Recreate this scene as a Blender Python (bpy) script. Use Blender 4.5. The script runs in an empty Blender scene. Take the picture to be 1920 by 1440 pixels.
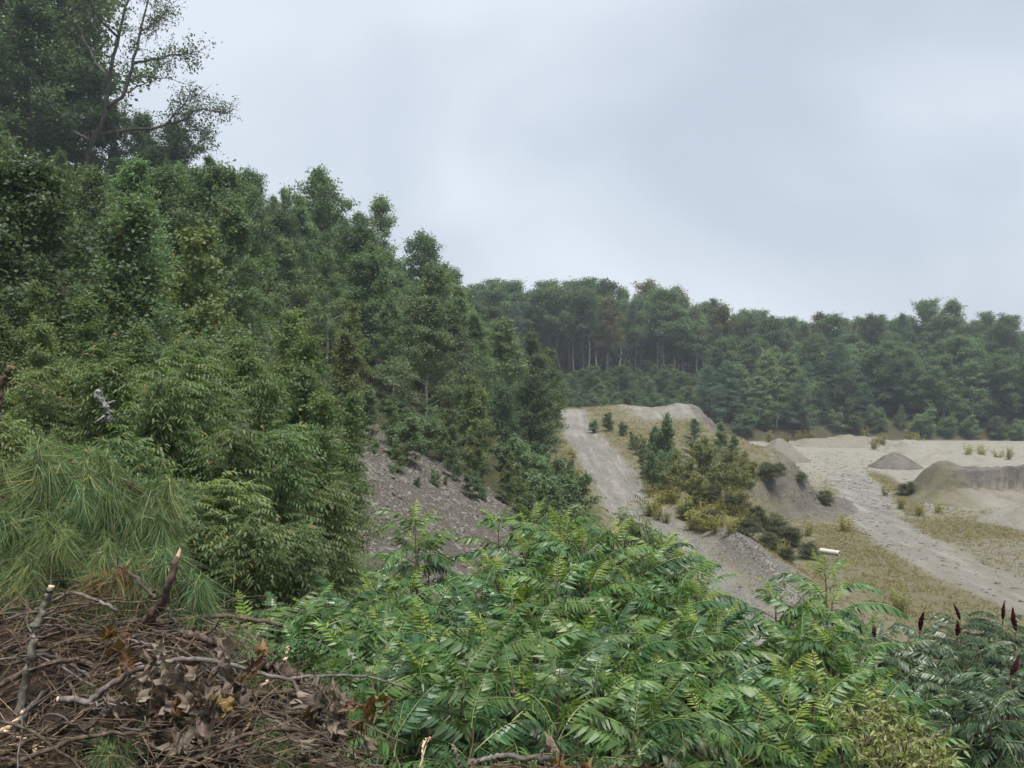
import bpy, math, random
import numpy as np
from mathutils import Vector, Matrix, Euler

# ------------------------------------------------------------------ camera, sky, sun, exposure
scene = bpy.context.scene
CAMZ = 9.0            # eye height above the pit floor
F = 1663.0            # focal length in photo pixels (1920 wide)
CX, CY = 960.0, 700.0 # principal column, horizon row
cam_data = bpy.data.cameras.new("camera")
cam_data.sensor_width = 36.0
cam_data.lens = 36.0 * F / 1920.0
cam_data.shift_y = -20.0 / 1920.0
cam_data.clip_start = 0.05
cam_data.clip_end = 3000
cam = bpy.data.objects.new("camera", cam_data)
scene.collection.objects.link(cam)
cam.location = (0, 0, CAMZ)
cam.rotation_euler = (math.radians(90), 0, 0)
scene.camera = cam

SUN_DIR = Vector((0.10, -0.30, 0.95)).normalized()   # towards the sun
world = bpy.data.worlds.new("World")
scene.world = world
world.use_nodes = True
wn = world.node_tree
wn.nodes.clear()
w_out = wn.nodes.new("ShaderNodeOutputWorld")
w_bg = wn.nodes.new("ShaderNodeBackground")
w_bg.inputs["Strength"].default_value = 0.1
w_sky = wn.nodes.new("ShaderNodeTexSky")
w_sky.sky_type = 'NISHITA'
w_sky.sun_disc = False
w_sky.sun_elevation = math.asin(SUN_DIR.z)
w_sky.sun_rotation = math.atan2(SUN_DIR.x, SUN_DIR.y)
w_sky.air_density = 1.0
w_sky.dust_density = 3.0
w_tc = wn.nodes.new("ShaderNodeTexCoord")
w_map = wn.nodes.new("ShaderNodeMapping")
w_map.inputs["Scale"].default_value = (1.0, 1.0, 1.5)
w_map.inputs["Location"].default_value = (0.35, 0.1, 0.2)
w_no = wn.nodes.new("ShaderNodeTexNoise")
w_no.inputs["Scale"].default_value = 2.1
w_no.inputs["Detail"].default_value = 3.5
w_no.inputs["Roughness"].default_value = 0.45
w_no.inputs["Distortion"].default_value = 0.35
w_rp = wn.nodes.new("ShaderNodeValToRGB")
w_rp.color_ramp.elements[0].position = 0.36
w_rp.color_ramp.elements[0].color = (0.129, 0.144, 0.164, 1)
w_rp.color_ramp.elements[1].position = 0.62
w_rp.color_ramp.elements[1].color = (0.184, 0.198, 0.216, 1)
w_mul = wn.nodes.new("ShaderNodeVectorMath"); w_mul.operation = 'SCALE'
w_mul.inputs["Scale"].default_value = 10.0
w_mix = wn.nodes.new("ShaderNodeMix"); w_mix.data_type = 'RGBA'
w_mix.inputs["Factor"].default_value = 0.95
L = wn.links.new
L(w_tc.outputs["Generated"], w_map.inputs["Vector"])
L(w_map.outputs["Vector"], w_no.inputs["Vector"])
L(w_no.outputs["Fac"], w_rp.inputs["Fac"])
L(w_rp.outputs["Color"], w_mul.inputs[0])
L(w_sky.outputs["Color"], w_mix.inputs["A"])
L(w_mul.outputs["Vector"], w_mix.inputs["B"])
L(w_mix.outputs["Result"], w_bg.inputs["Color"])
L(w_bg.outputs["Background"], w_out.inputs["Surface"])

sun_data = bpy.data.lights.new("sun", 'SUN')
sun_data.energy = 1.5
sun_data.angle = math.radians(16)
sun_data.color = (1.0, 0.96, 0.90)
sun = bpy.data.objects.new("sun", sun_data)
scene.collection.objects.link(sun)
sun.location = SUN_DIR * 60
sun.rotation_euler = SUN_DIR.to_track_quat('Z', 'Y').to_euler()

scene.view_settings.view_transform = 'Standard'
scene.view_settings.look = 'None'
scene.view_settings.exposure = 2.1
scene.view_settings.gamma = 1.0
scene.view_settings.use_curve_mapping = False
scene.render.engine = 'CYCLES'
scene.cycles.max_bounces = 8
scene.cycles.diffuse_bounces = 4
scene.cycles.glossy_bounces = 2
scene.cycles.transmission_bounces = 4
scene.cycles.transparent_max_bounces = 4
scene.cycles.volume_bounces = 1
scene.cycles.use_adaptive_sampling = True
scene.cycles.adaptive_threshold = 0.02
scene.cycles.use_denoising = True

rnd = random.Random(7)
COL = scene.collection

# ------------------------------------------------------------------ small helpers
def link(o, parent=None):
    COL.objects.link(o)
    if parent is not None:
        o.parent = parent
    return o

def tag(o, label=None, cat=None, group=None, kind=None):
    if label: o["label"] = label
    if cat: o["category"] = cat
    if group: o["group"] = group
    if kind: o["kind"] = kind
    return o

def empty(name, loc, rz=0.0, scale=1.0):
    o = bpy.data.objects.new(name, None)
    o.empty_display_size = 0.2
    o.location = loc
    o.rotation_euler = (0, 0, rz)
    o.scale = (scale, scale, scale) if not isinstance(scale, (tuple, list)) else scale
    return link(o)

def np_mesh(name, V, faces, mats=(), lv=None, smooth=False, matidx=None):
    """faces: list of (n,k) int arrays; lv: per-point float attribute."""
    me = bpy.data.meshes.new(name)
    V = np.asarray(V, dtype=np.float32)
    faces = [np.asarray(f, dtype=np.int32) for f in faces if len(f)]
    loops = np.concatenate([f.ravel() for f in faces])
    sizes = np.concatenate([np.full(len(f), f.shape[1], dtype=np.int32) for f in faces])
    starts = np.concatenate([[0], np.cumsum(sizes)[:-1]]).astype(np.int32)
    me.vertices.add(len(V)); me.vertices.foreach_set("co", V.ravel())
    me.loops.add(len(loops)); me.loops.foreach_set("vertex_index", loops)
    me.polygons.add(len(sizes)); me.polygons.foreach_set("loop_start", starts)
    if matidx is not None:
        me.polygons.foreach_set("material_index", np.asarray(matidx, dtype=np.int32))
    me.polygons.foreach_set("use_smooth", np.full(len(sizes), smooth, dtype=bool))
    for m in mats:
        me.materials.append(m)
    if lv is not None:
        a = me.attributes.new("lv", 'FLOAT', 'POINT')
        a.data.foreach_set("value", np.asarray(lv, dtype=np.float32))
    me.update(calc_edges=True)
    return me

class MB:
    """collects numpy geometry for ONE mesh"""
    def __init__(s): s.V = []; s.Q = []; s.T = []; s.lv = []; s.n = 0
    def add(s, V, Q=None, T=None, lv=0.5):
        V = np.asarray(V, dtype=float)
        if Q is not None and len(Q): s.Q.append(np.asarray(Q) + s.n)
        if T is not None and len(T): s.T.append(np.asarray(T) + s.n)
        s.V.append(V)
        s.lv.append(np.full(len(V), lv) if np.isscalar(lv) else np.asarray(lv))
        s.n += len(V)
    def tube(s, pts, rad, sides=6, lv=0.5, cap=True):
        P = np.asarray(pts, dtype=float); n = len(P)
        r = np.broadcast_to(np.asarray(rad, dtype=float), (n,))
        T = np.gradient(P, axis=0)
        T /= np.linalg.norm(T, axis=1)[:, None] + 1e-9
        ref = np.array([0.0, 0, 1]) if abs(T[0][2]) < 0.9 else np.array([1.0, 0, 0])
        A = np.cross(T, ref); A /= np.linalg.norm(A, axis=1)[:, None] + 1e-9
        B = np.cross(T, A)
        an = np.arange(sides) / sides * 2 * np.pi
        V = (P[:, None, :] + r[:, None, None] * (np.cos(an)[None, :, None] * A[:, None, :] + np.sin(an)[None, :, None] * B[:, None, :])).reshape(-1, 3)
        i = np.arange(n - 1)[:, None] * sides; k = np.arange(sides)[None, :]; k2 = (k + 1) % sides
        Q = np.stack([i + k, i + k2, i + sides + k2, i + sides + k], -1).reshape(-1, 4)
        Tr = None
        if cap:
            V = np.vstack([V, P[0], P[-1]])
            m = n * sides; kk = np.arange(sides)
            Tr = np.vstack([np.stack([np.full(sides, m), (kk + 1) % sides, kk], -1),
                            np.stack([np.full(sides, m + 1), (n - 1) * sides + kk, (n - 1) * sides + (kk + 1) % sides], -1)])
        s.add(V, Q, Tr, lv)
    def mesh(s, name, mats=(), smooth=False):
        V = np.vstack(s.V)
        f = []
        if s.Q: f.append(np.vstack(s.Q))
        if s.T: f.append(np.vstack(s.T))
        return np_mesh(name, V, f, mats, np.concatenate(s.lv), smooth)
    def obj(s, name, mats=(), parent=None, smooth=False):
        return link(bpy.data.objects.new(name, s.mesh(name, mats, smooth)), parent)

def unit(v):
    v = np.asarray(v, dtype=float)
    return v / (np.linalg.norm(v, axis=-1, keepdims=True) + 1e-9)

def hash2(ix, iy, seed):
    h = (ix.astype(np.int64) * 374761393 + iy.astype(np.int64) * 668265263 + seed * 974711) & 0x7fffffff
    h = ((h ^ (h >> 13)) * 1274126177) & 0x7fffffff
    return ((h ^ (h >> 16)) & 0xffff) / 65535.0

def vnoise(x, y, s, seed=0, octv=3):
    x = np.asarray(x, dtype=float) / s; y = np.asarray(y, dtype=float) / s
    out = np.zeros(np.broadcast(x, y).shape); amp = 1.0; tot = 0
    for o in range(octv):
        ix = np.floor(x); iy = np.floor(y); fx = x - ix; fy = y - iy
        fx = fx * fx * (3 - 2 * fx); fy = fy * fy * (3 - 2 * fy)
        a = hash2(ix, iy, seed + o); b = hash2(ix + 1, iy, seed + o)
        c = hash2(ix, iy + 1, seed + o); d = hash2(ix + 1, iy + 1, seed + o)
        out += amp * ((a * (1 - fx) + b * fx) * (1 - fy) + (c * (1 - fx) + d * fx) * fy)
        tot += amp; amp *= 0.5; x = x * 2.03 + 11.3; y = y * 2.03 + 5.7
    return out / tot      # 0..1

def sstep(a, b, x):
    t = np.clip((np.asarray(x, dtype=float) - a) / (b - a), 0, 1)
    return t * t * (3 - 2 * t)

def smax(a, b, k=0.6):
    h = np.clip(0.5 + 0.5 * (a - b) / k, 0, 1)
    return b * (1 - h) + a * h + k * h * (1 - h)

def P(px, py, d):
    """a point at depth d along the ray of a photo pixel"""
    return np.array([(px - CX) / F * d, d, CAMZ - (py - CY) / F * d])

# ------------------------------------------------------------------ materials
def new_mat(name):
    m = bpy.data.materials.new(name); m.use_nodes = True
    nt = m.node_tree; nt.nodes.clear()
    return m, nt

def node(nt, t, **kw):
    n = nt.nodes.new(t)
    for k, v in kw.items(): setattr(n, k, v)
    return n

def mix_rgb(nt, fac, a, b, mode='MIX'):
    n = nt.nodes.new("ShaderNodeMix"); n.data_type = 'RGBA'; n.blend_type = mode
    for sock, v in (("Factor", fac), ("A", a), ("B", b)):
        if hasattr(v, "links") or hasattr(v, "is_linked"): nt.links.new(v, n.inputs[sock])
        elif sock == "Factor": n.inputs[sock].default_value = v
        else: n.inputs[sock].default_value = (*v, 1) if len(v) == 3 else v
    return n.outputs["Result"]

def leaf_mat(name, dark, light, rough=0.5, trans=0.45, spec=0.4, objvar=0.35, warm=None, warmfrac=0.0, attr="lv"):
    """leaf colour varies from leaf to leaf (lv) and from plant to plant (object random)"""
    m, nt = new_mat(name)
    out = node(nt, "ShaderNodeOutputMaterial")
    at = node(nt, "ShaderNodeAttribute", attribute_name=attr)
    oi = node(nt, "ShaderNodeObjectInfo")
    c = mix_rgb(nt, at.outputs["Fac"], dark, light)
    hsv = node(nt, "ShaderNodeHueSaturation")
    mr = node(nt, "ShaderNodeMapRange")
    mr.inputs["To Min"].default_value = 1 - objvar; mr.inputs["To Max"].default_value = 1 + objvar
    nt.links.new(oi.outputs["Random"], mr.inputs["Value"])
    nt.links.new(mr.outputs["Result"], hsv.inputs["Value"])
    mul = node(nt, "ShaderNodeMath", operation='MULTIPLY'); mul.inputs[1].default_value = 7.31
    fr = node(nt, "ShaderNodeMath", operation='FRACT')
    mr2 = node(nt, "ShaderNodeMapRange"); mr2.inputs["To Min"].default_value = 0.475; mr2.inputs["To Max"].default_value = 0.515
    nt.links.new(oi.outputs["Random"], mul.inputs[0]); nt.links.new(mul.outputs[0], fr.inputs[0])
    nt.links.new(fr.outputs[0], mr2.inputs["Value"]); nt.links.new(mr2.outputs["Result"], hsv.inputs["Hue"])
    nt.links.new(c, hsv.inputs["Color"])
    col = hsv.outputs["Color"]
    if warm:
        lt = node(nt, "ShaderNodeMath", operation='LESS_THAN'); lt.inputs[1].default_value = warmfrac
        m3 = node(nt, "ShaderNodeMath", operation='MULTIPLY'); m3.inputs[1].default_value = 37.7
        f3 = node(nt, "ShaderNodeMath", operation='FRACT')
        nt.links.new(at.outputs["Fac"], m3.inputs[0]); nt.links.new(m3.outputs[0], f3.inputs[0]); nt.links.new(f3.outputs[0], lt.inputs[0])
        col = mix_rgb(nt, lt.outputs[0], col, warm)
    b = node(nt, "ShaderNodeBsdfPrincipled")
    b.inputs["Roughness"].default_value = rough
    b.inputs["Specular IOR Level"].default_value = spec
    nt.links.new(col, b.inputs["Base Color"])
    if trans > 0:
        tr = node(nt, "ShaderNodeBsdfTranslucent")
        tc = mix_rgb(nt, 1.0, col, (1.0, 1.15, 0.45), 'MULTIPLY')
        nt.links.new(tc, tr.inputs["Color"])
        ms = node(nt, "ShaderNodeMixShader"); ms.inputs[0].default_value = trans
        nt.links.new(b.outputs[0], ms.inputs[1]); nt.links.new(tr.outputs[0], ms.inputs[2])
        nt.links.new(ms.outputs[0], out.inputs["Surface"])
    else:
        nt.links.new(b.outputs[0], out.inputs["Surface"])
    return m

def bark_mat(name, a, b_, scale=12.0, stretch=0.25, rough=0.9, bump=0.4, marks=None):
    m, nt = new_mat(name)
    out = node(nt, "ShaderNodeOutputMaterial")
    tc = node(nt, "ShaderNodeTexCoord")
    mp = node(nt, "ShaderNodeMapping"); mp.inputs["Scale"].default_value = (1, 1, stretch)
    nz = node(nt, "ShaderNodeTexNoise"); nz.inputs["Scale"].default_value = scale; nz.inputs["Detail"].default_value = 6
    nt.links.new(tc.outputs["Object"], mp.inputs["Vector"]); nt.links.new(mp.outputs["Vector"], nz.inputs["Vector"])
    rp = node(nt, "ShaderNodeValToRGB")
    rp.color_ramp.elements[0].position = 0.35; rp.color_ramp.elements[1].position = 0.68
    rp.color_ramp.elements[0].color = (*a, 1); rp.color_ramp.elements[1].color = (*b_, 1)
    nt.links.new(nz.outputs["Fac"], rp.inputs["Fac"])
    col = rp.outputs["Color"]
    if marks:
        wv = node(nt, "ShaderNodeTexNoise"); wv.inputs["Scale"].default_value = 3.0
        mp2 = node(nt, "ShaderNodeMapping"); mp2.inputs["Scale"].default_value = (1, 1, 3.5)
        nt.links.new(tc.outputs["Object"], mp2.inputs["Vector"]); nt.links.new(mp2.outputs["Vector"], wv.inputs["Vector"])
        gt = node(nt, "ShaderNodeMath", operation='GREATER_THAN'); gt.inputs[1].default_value = 0.60
        nt.links.new(wv.outputs["Fac"], gt.inputs[0])
        col = mix_rgb(nt, gt.outputs[0], col, marks)
    b = node(nt, "ShaderNodeBsdfPrincipled"); b.inputs["Roughness"].default_value = rough
    b.inputs["Specular IOR Level"].default_value = 0.2
    nt.links.new(col, b.inputs["Base Color"])
    bp = node(nt, "ShaderNodeBump"); bp.inputs["Strength"].default_value = bump; bp.inputs["Distance"].default_value = 0.02
    nt.links.new(nz.outputs["Fac"], bp.inputs["Height"]); nt.links.new(bp.outputs[0], b.inputs["Normal"])
    nt.links.new(b.outputs[0], out.inputs["Surface"])
    return m

M = {}
M['birch_leaf'] = leaf_mat('birch_leaf', (0.082, 0.138, 0.074), (0.174, 0.240, 0.126), rough=0.55, objvar=0.30, warm=(0.20, 0.15, 0.03), warmfrac=0.02)
M['birch_yellow'] = leaf_mat('birch_yellow_leaf', (0.092, 0.146, 0.058), (0.185, 0.238, 0.098), rough=0.55, objvar=0.2, warm=(0.24, 0.17, 0.03), warmfrac=0.015)
M['maple_leaf'] = leaf_mat('maple_leaf', (0.052, 0.098, 0.050), (0.118, 0.176, 0.082), rough=0.5, objvar=0.35)
M['oak_leaf'] = leaf_mat('oak_leaf', (0.033, 0.064, 0.031), (0.088, 0.132, 0.061), rough=0.4, spec=0.6, objvar=0.2, warm=(0.16, 0.09, 0.05), warmfrac=0.05)
M['turning_leaf'] = leaf_mat('turning_leaf', (0.070, 0.095, 0.040), (0.150, 0.150, 0.065), rough=0.5, objvar=0.3, warm=(0.22, 0.12, 0.06), warmfrac=0.14)
M['pine_needle'] = leaf_mat('pine_needle', (0.042, 0.092, 0.056), (0.094, 0.165, 0.094), rough=0.5, trans=0.1, objvar=0.25)
M['cherry_leaf'] = leaf_mat('cherry_leaf', (0.070, 0.120, 0.044), (0.165, 0.225, 0.088), rough=0.55, spec=0.4, objvar=0.35, warm=(0.22, 0.16, 0.07), warmfrac=0.03)
M['willow_leaf'] = leaf_mat('willow_leaf', (0.125, 0.155, 0.056), (0.230, 0.245, 0.105), rough=0.55, objvar=0.2, warm=(0.20, 0.15, 0.05), warmfrac=0.10)
M['dry_grass'] = leaf_mat('dry_grass', (0.20, 0.175, 0.075), (0.40, 0.34, 0.175), rough=0.7, trans=0.2, objvar=0.0, warm=(0.24, 0.26, 0.08), warmfrac=0.25)
M['heath_leaf'] = leaf_mat('heath_leaf', (0.045, 0.066, 0.034), (0.105, 0.125, 0.060), rough=0.6, objvar=0.4, warm=(0.16, 0.12, 0.06), warmfrac=0.12)
M['weed_leaf'] = leaf_mat('weed_leaf', (0.200, 0.210, 0.060), (0.380, 0.350, 0.130), rough=0.6, objvar=0.3, warm=(0.36, 0.28, 0.06), warmfrac=0.12)
M['sumac_leaf'] = leaf_mat('sumac_leaf', (0.030, 0.082, 0.033), (0.064, 0.134, 0.050), rough=0.42, spec=0.5, trans=0.26, objvar=0.25)
M['sumac_mid'] = leaf_mat('sumac_mid_leaf', (0.058, 0.132, 0.036), (0.100, 0.180, 0.052), rough=0.45, spec=0.45, trans=0.30, objvar=0.2)
M['sumac_young'] = leaf_mat('sumac_young_leaf', (0.120, 0.195, 0.030), (0.190, 0.265, 0.046), rough=0.42, spec=0.45, trans=0.38, objvar=0.2)
M['sumac_dark'] = leaf_mat('sumac_dark_leaf', (0.028, 0.060, 0.027), (0.058, 0.100, 0.043), rough=0.42, spec=0.5, trans=0.15, objvar=0.25)
M['pale_leaf'] = leaf_mat('pale_leaf', (0.190, 0.235, 0.080), (0.360, 0.400, 0.190), rough=0.5, objvar=0.15)
M['under_leaf'] = leaf_mat('under_leaf', (0.028, 0.065, 0.022), (0.080, 0.135, 0.040), rough=0.45, objvar=0.3)
M['bough_needle'] = leaf_mat('bough_needle', (0.056, 0.128, 0.056), (0.140, 0.225, 0.092), rough=0.45, trans=0.2, objvar=0.25, warm=(0.36, 0.30, 0.08), warmfrac=0.06)
M['bough_yellow'] = leaf_mat('bough_yellow_needle', (0.086, 0.146, 0.050), (0.190, 0.240, 0.088), rough=0.5, trans=0.2, objvar=0.2, warm=(0.30, 0.24, 0.07), warmfrac=0.06)
M['bough_brown'] = leaf_mat('bough_brown_needle', (0.130, 0.075, 0.035), (0.250, 0.140, 0.055), rough=0.6, trans=0.15, objvar=0.2)
M['dead_leaf'] = leaf_mat('dead_leaf', (0.068, 0.052, 0.037), (0.230, 0.188, 0.142), rough=0.7, trans=0.12, objvar=0.4, warm=(0.30, 0.17, 0.04), warmfrac=0.0)
M['dead_leaf_gold'] = leaf_mat('dead_leaf_gold', (0.110, 0.062, 0.024), (0.200, 0.115, 0.036), rough=0.65, trans=0.2, objvar=0.3)
M['birch_bark'] = bark_mat('birch_bark', (0.34, 0.33, 0.30), (0.58, 0.57, 0.53), 5.0, 0.5, marks=(0.09, 0.085, 0.08))
M['grey_bark'] = bark_mat('grey_bark', (0.075, 0.070, 0.062), (0.17, 0.16, 0.145), 9.0)
M['dark_bark'] = bark_mat('dark_bark', (0.035, 0.030, 0.026), (0.095, 0.085, 0.075), 9.0)
M['brown_bark'] = bark_mat('brown_bark', (0.034, 0.025, 0.017), (0.13, 0.100, 0.070), 28.0, 0.35, bump=0.7)
M['red_bark'] = bark_mat('red_bark', (0.038, 0.027, 0.021), (0.145, 0.104, 0.080), 34.0, 0.35, bump=0.7)
M['lichen_bark'] = bark_mat('lichen_bark', (0.060, 0.050, 0.040), (0.20, 0.185, 0.150), 24.0, 0.8, bump=0.6)
M['weathered_wood'] = bark_mat('weathered_wood', (0.060, 0.052, 0.046), (0.18, 0.16, 0.145), 26.0, 0.6, bump=0.4)
M['split_wood'] = bark_mat('split_wood', (0.36, 0.24, 0.145), (0.60, 0.46, 0.31), 40.0, 0.2, bump=0.5)
M['sumac_stem'] = bark_mat('sumac_stem', (0.040, 0.028, 0.022), (0.105, 0.070, 0.052), 30.0)
M['rachis'] = leaf_mat('rachis', (0.10, 0.13, 0.045), (0.16, 0.19, 0.06), trans=0.0, objvar=0.2)
M['seed_red'] = bark_mat('seed_red', (0.022, 0.004, 0.007), (0.070, 0.012, 0.016), 60.0, 1.0, bump=1.0)
M['stone_grey'] = bark_mat('stone_grey', (0.078, 0.074, 0.066), (0.186, 0.176, 0.156), 7.0, 1.0, rough=0.85, bump=0.3)
M['twig'] = bark_mat('twig', (0.034, 0.024, 0.015), (0.160, 0.115, 0.070), 18.0, 1.0)

def ground_mat():
    m, nt = new_mat('ground')
    lk = nt.links.new
    out = node(nt, "ShaderNodeOutputMaterial")
    geo = node(nt, "ShaderNodeNewGeometry")
    def noise(scale, detail=5, rough=0.55, vec=None):
        n = node(nt, "ShaderNodeTexNoise"); n.inputs["Scale"].default_value = scale
        n.inputs["Detail"].default_value = detail; n.inputs["Roughness"].default_value = rough
        lk(vec or geo.outputs["Position"], n.inputs["Vector"]); return n.outputs["Fac"]
    def ramp(fac, stops):
        r = node(nt, "ShaderNodeValToRGB"); e = r.color_ramp.elements
        e[0].position, e[0].color = stops[0][0], (*stops[0][1], 1)
        e[1].position, e[1].color = stops[-1][0], (*stops[-1][1], 1)
        for p, c in stops[1:-1]:
            x = e.new(p); x.color = (*c, 1)
        lk(fac, r.inputs["Fac"]); return r.outputs["Color"]
    def edge(w, n, k=0.9, sharp=4.0):
        """mask weight w pushed about by noise n so that zone borders break up"""
        a = node(nt, "ShaderNodeMath", operation='SUBTRACT'); lk(n, a.inputs[0]); a.inputs[1].default_value = 0.5
        b = node(nt, "ShaderNodeMath", operation='MULTIPLY_ADD'); lk(a.outputs[0], b.inputs[0]); b.inputs[1].default_value = k; lk(w, b.inputs[2])
        c = node(nt, "ShaderNodeMapRange"); c.inputs["From Min"].default_value = 0.5 - 0.5 / sharp; c.inputs["From Max"].default_value = 0.5 + 0.5 / sharp
        lk(b.outputs[0], c.inputs["Value"]); return c.outputs["Result"]
    zA = node(nt, "ShaderNodeAttribute", attribute_name="zoneA"); zB = node(nt, "ShaderNodeAttribute", attribute_name="zoneB")
    sA = node(nt, "ShaderNodeSeparateColor"); lk(zA.outputs["Color"], sA.inputs[0])
    sB = node(nt, "ShaderNodeSeparateColor"); lk(zB.outputs["Color"], sB.inputs[0])
    grass, gravel, sand = sA.outputs[0], sA.outputs[1], sA.outputs[2]
    soil, scree, litter = sB.outputs[0], sB.outputs[1], sB.outputs[2]
    big = noise(0.16, 4); mid = noise(0.9, 6, 0.6); fine = noise(9.0, 5, 0.7); grit = noise(40.0, 3, 0.7)
    dirt = ramp(mid, [(0.3, (0.146, 0.133, 0.103)), (0.5, (0.193, 0.179, 0.141)), (0.72, (0.240, 0.224, 0.182))])
    c_sand = ramp(mid, [(0.28, (0.181, 0.175, 0.148)), (0.55, (0.238, 0.230, 0.193)), (0.75, (0.288, 0.278, 0.239))])
    c_grav = ramp(fine, [(0.28, (0.111, 0.106, 0.096)), (0.5, (0.171, 0.165, 0.148)), (0.75, (0.249, 0.240, 0.213))])
    c_grass = ramp(fine, [(0.25, (0.080, 0.077, 0.039)), (0.5, (0.128, 0.119, 0.065)), (0.78, (0.183, 0.167, 0.110))])
    c_soil = ramp(mid, [(0.25, (0.071, 0.063, 0.057)), (0.5, (0.123, 0.113, 0.101)), (0.78, (0.183, 0.172, 0.153))])
    c_scree = ramp(fine, [(0.3, (0.057, 0.048, 0.041)), (0.55, (0.108, 0.093, 0.078)), (0.75, (0.169, 0.149, 0.125))])
    c_lit = ramp(mid, [(0.3, (0.036, 0.034, 0.019)), (0.6, (0.060, 0.060, 0.028)), (0.8, (0.088, 0.080, 0.048))])
    smap = node(nt, "ShaderNodeMapping"); smap.inputs["Scale"].default_value = (1.0, 0.12, 0.3); smap.inputs["Rotation"].default_value = (0, 0, 0.12)
    lk(geo.outputs["Position"], smap.inputs["Vector"])
    streak = noise(1.6, 5, 0.6, smap.outputs["Vector"])
    c_grav = mix_rgb(nt, 0.65, c_grav, ramp(streak, [(0.3, (0.125, 0.119, 0.108)), (0.5, (0.20, 0.192, 0.176)), (0.68, (0.32, 0.308, 0.282))]))
    col = dirt
    col = mix_rgb(nt, edge(sand, big, 0.9, 2.0), col, c_sand)
    col = mix_rgb(nt, edge(gravel, mid, 1.2, 2.2), col, c_grav)
    col = mix_rgb(nt, edge(soil, mid, 0.8, 3.0), col, c_soil)
    col = mix_rgb(nt, edge(grass, mid, 1.5, 1.6), col, c_grass)
    col = mix_rgb(nt, edge(scree, mid, 0.5, 4.0), col, c_scree)
    col = mix_rgb(nt, edge(litter, mid, 0.7, 4.0), col, c_lit)
    gv = node(nt, "ShaderNodeMapRange"); gv.inputs["To Min"].default_value = 0.72; gv.inputs["To Max"].default_value = 1.28
    lk(grit, gv.inputs["Value"])
    hs = node(nt, "ShaderNodeHueSaturation"); lk(col, hs.inputs["Color"]); lk(gv.outputs["Result"], hs.inputs["Value"])
    b = node(nt, "ShaderNodeBsdfPrincipled"); b.inputs["Roughness"].default_value = 0.95; b.inputs["Specular IOR Level"].default_value = 0.15
    lk(hs.outputs["Color"], b.inputs["Base Color"])
    ad = node(nt, "ShaderNodeMath", operation='MULTIPLY_ADD'); lk(mid, ad.inputs[0]); ad.inputs[1].default_value = 2.0; lk(fine, ad.inputs[2])
    bp = node(nt, "ShaderNodeBump"); bp.inputs["Strength"].default_value = 0.8; bp.inputs["Distance"].default_value = 0.2
    lk(ad.outputs[0], bp.inputs["Height"]); lk(bp.outputs[0], b.inputs["Normal"])
    lk(b.outputs[0], out.inputs["Surface"])
    return m
M['ground'] = ground_mat()

# ------------------------------------------------------------------ terrain
def z_road(Y): return np.interp(Y, [0, 20, 28, 45, 60, 85, 93, 200], [0.1, 0.35, 0.75, 2.0, 3.0, 4.3, 5.0, 5.0])
def x_edge(Y): return np.interp(Y, [0, 20, 28, 38, 45, 52, 57, 62, 68, 76, 95, 110], [8.2, 8.2, 8.6, 9.6, 10.6, 13, 16.8, 18.2, 17.8, 17, 19, 19])
def x_toe(Y): return np.interp(Y, [0, 55, 85, 100, 130], [3.0, 3.2, 4.2, 3.0, -8.0])
def x_haul(Y): return np.interp(Y, [0, 20, 28, 45, 60, 85, 95, 105], [7.2, 7.4, 7.3, 6.4, 6.2, 5.9, 6.4, 7.0])
def x_pitroad(Y): return np.interp(Y, [10, 30, 36, 40, 47, 55, 68, 80, 90, 105], [21.0, 20.4, 20.3, 20.2, 20.9, 22.4, 26.8, 29.8, 32.0, 36.0])
def y_far(X): return np.interp(X, [-60, 0, 10, 22, 34, 60, 110, 200, 400], [96, 100, 105, 112, 116, 117, 112, 105, 100])

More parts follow.
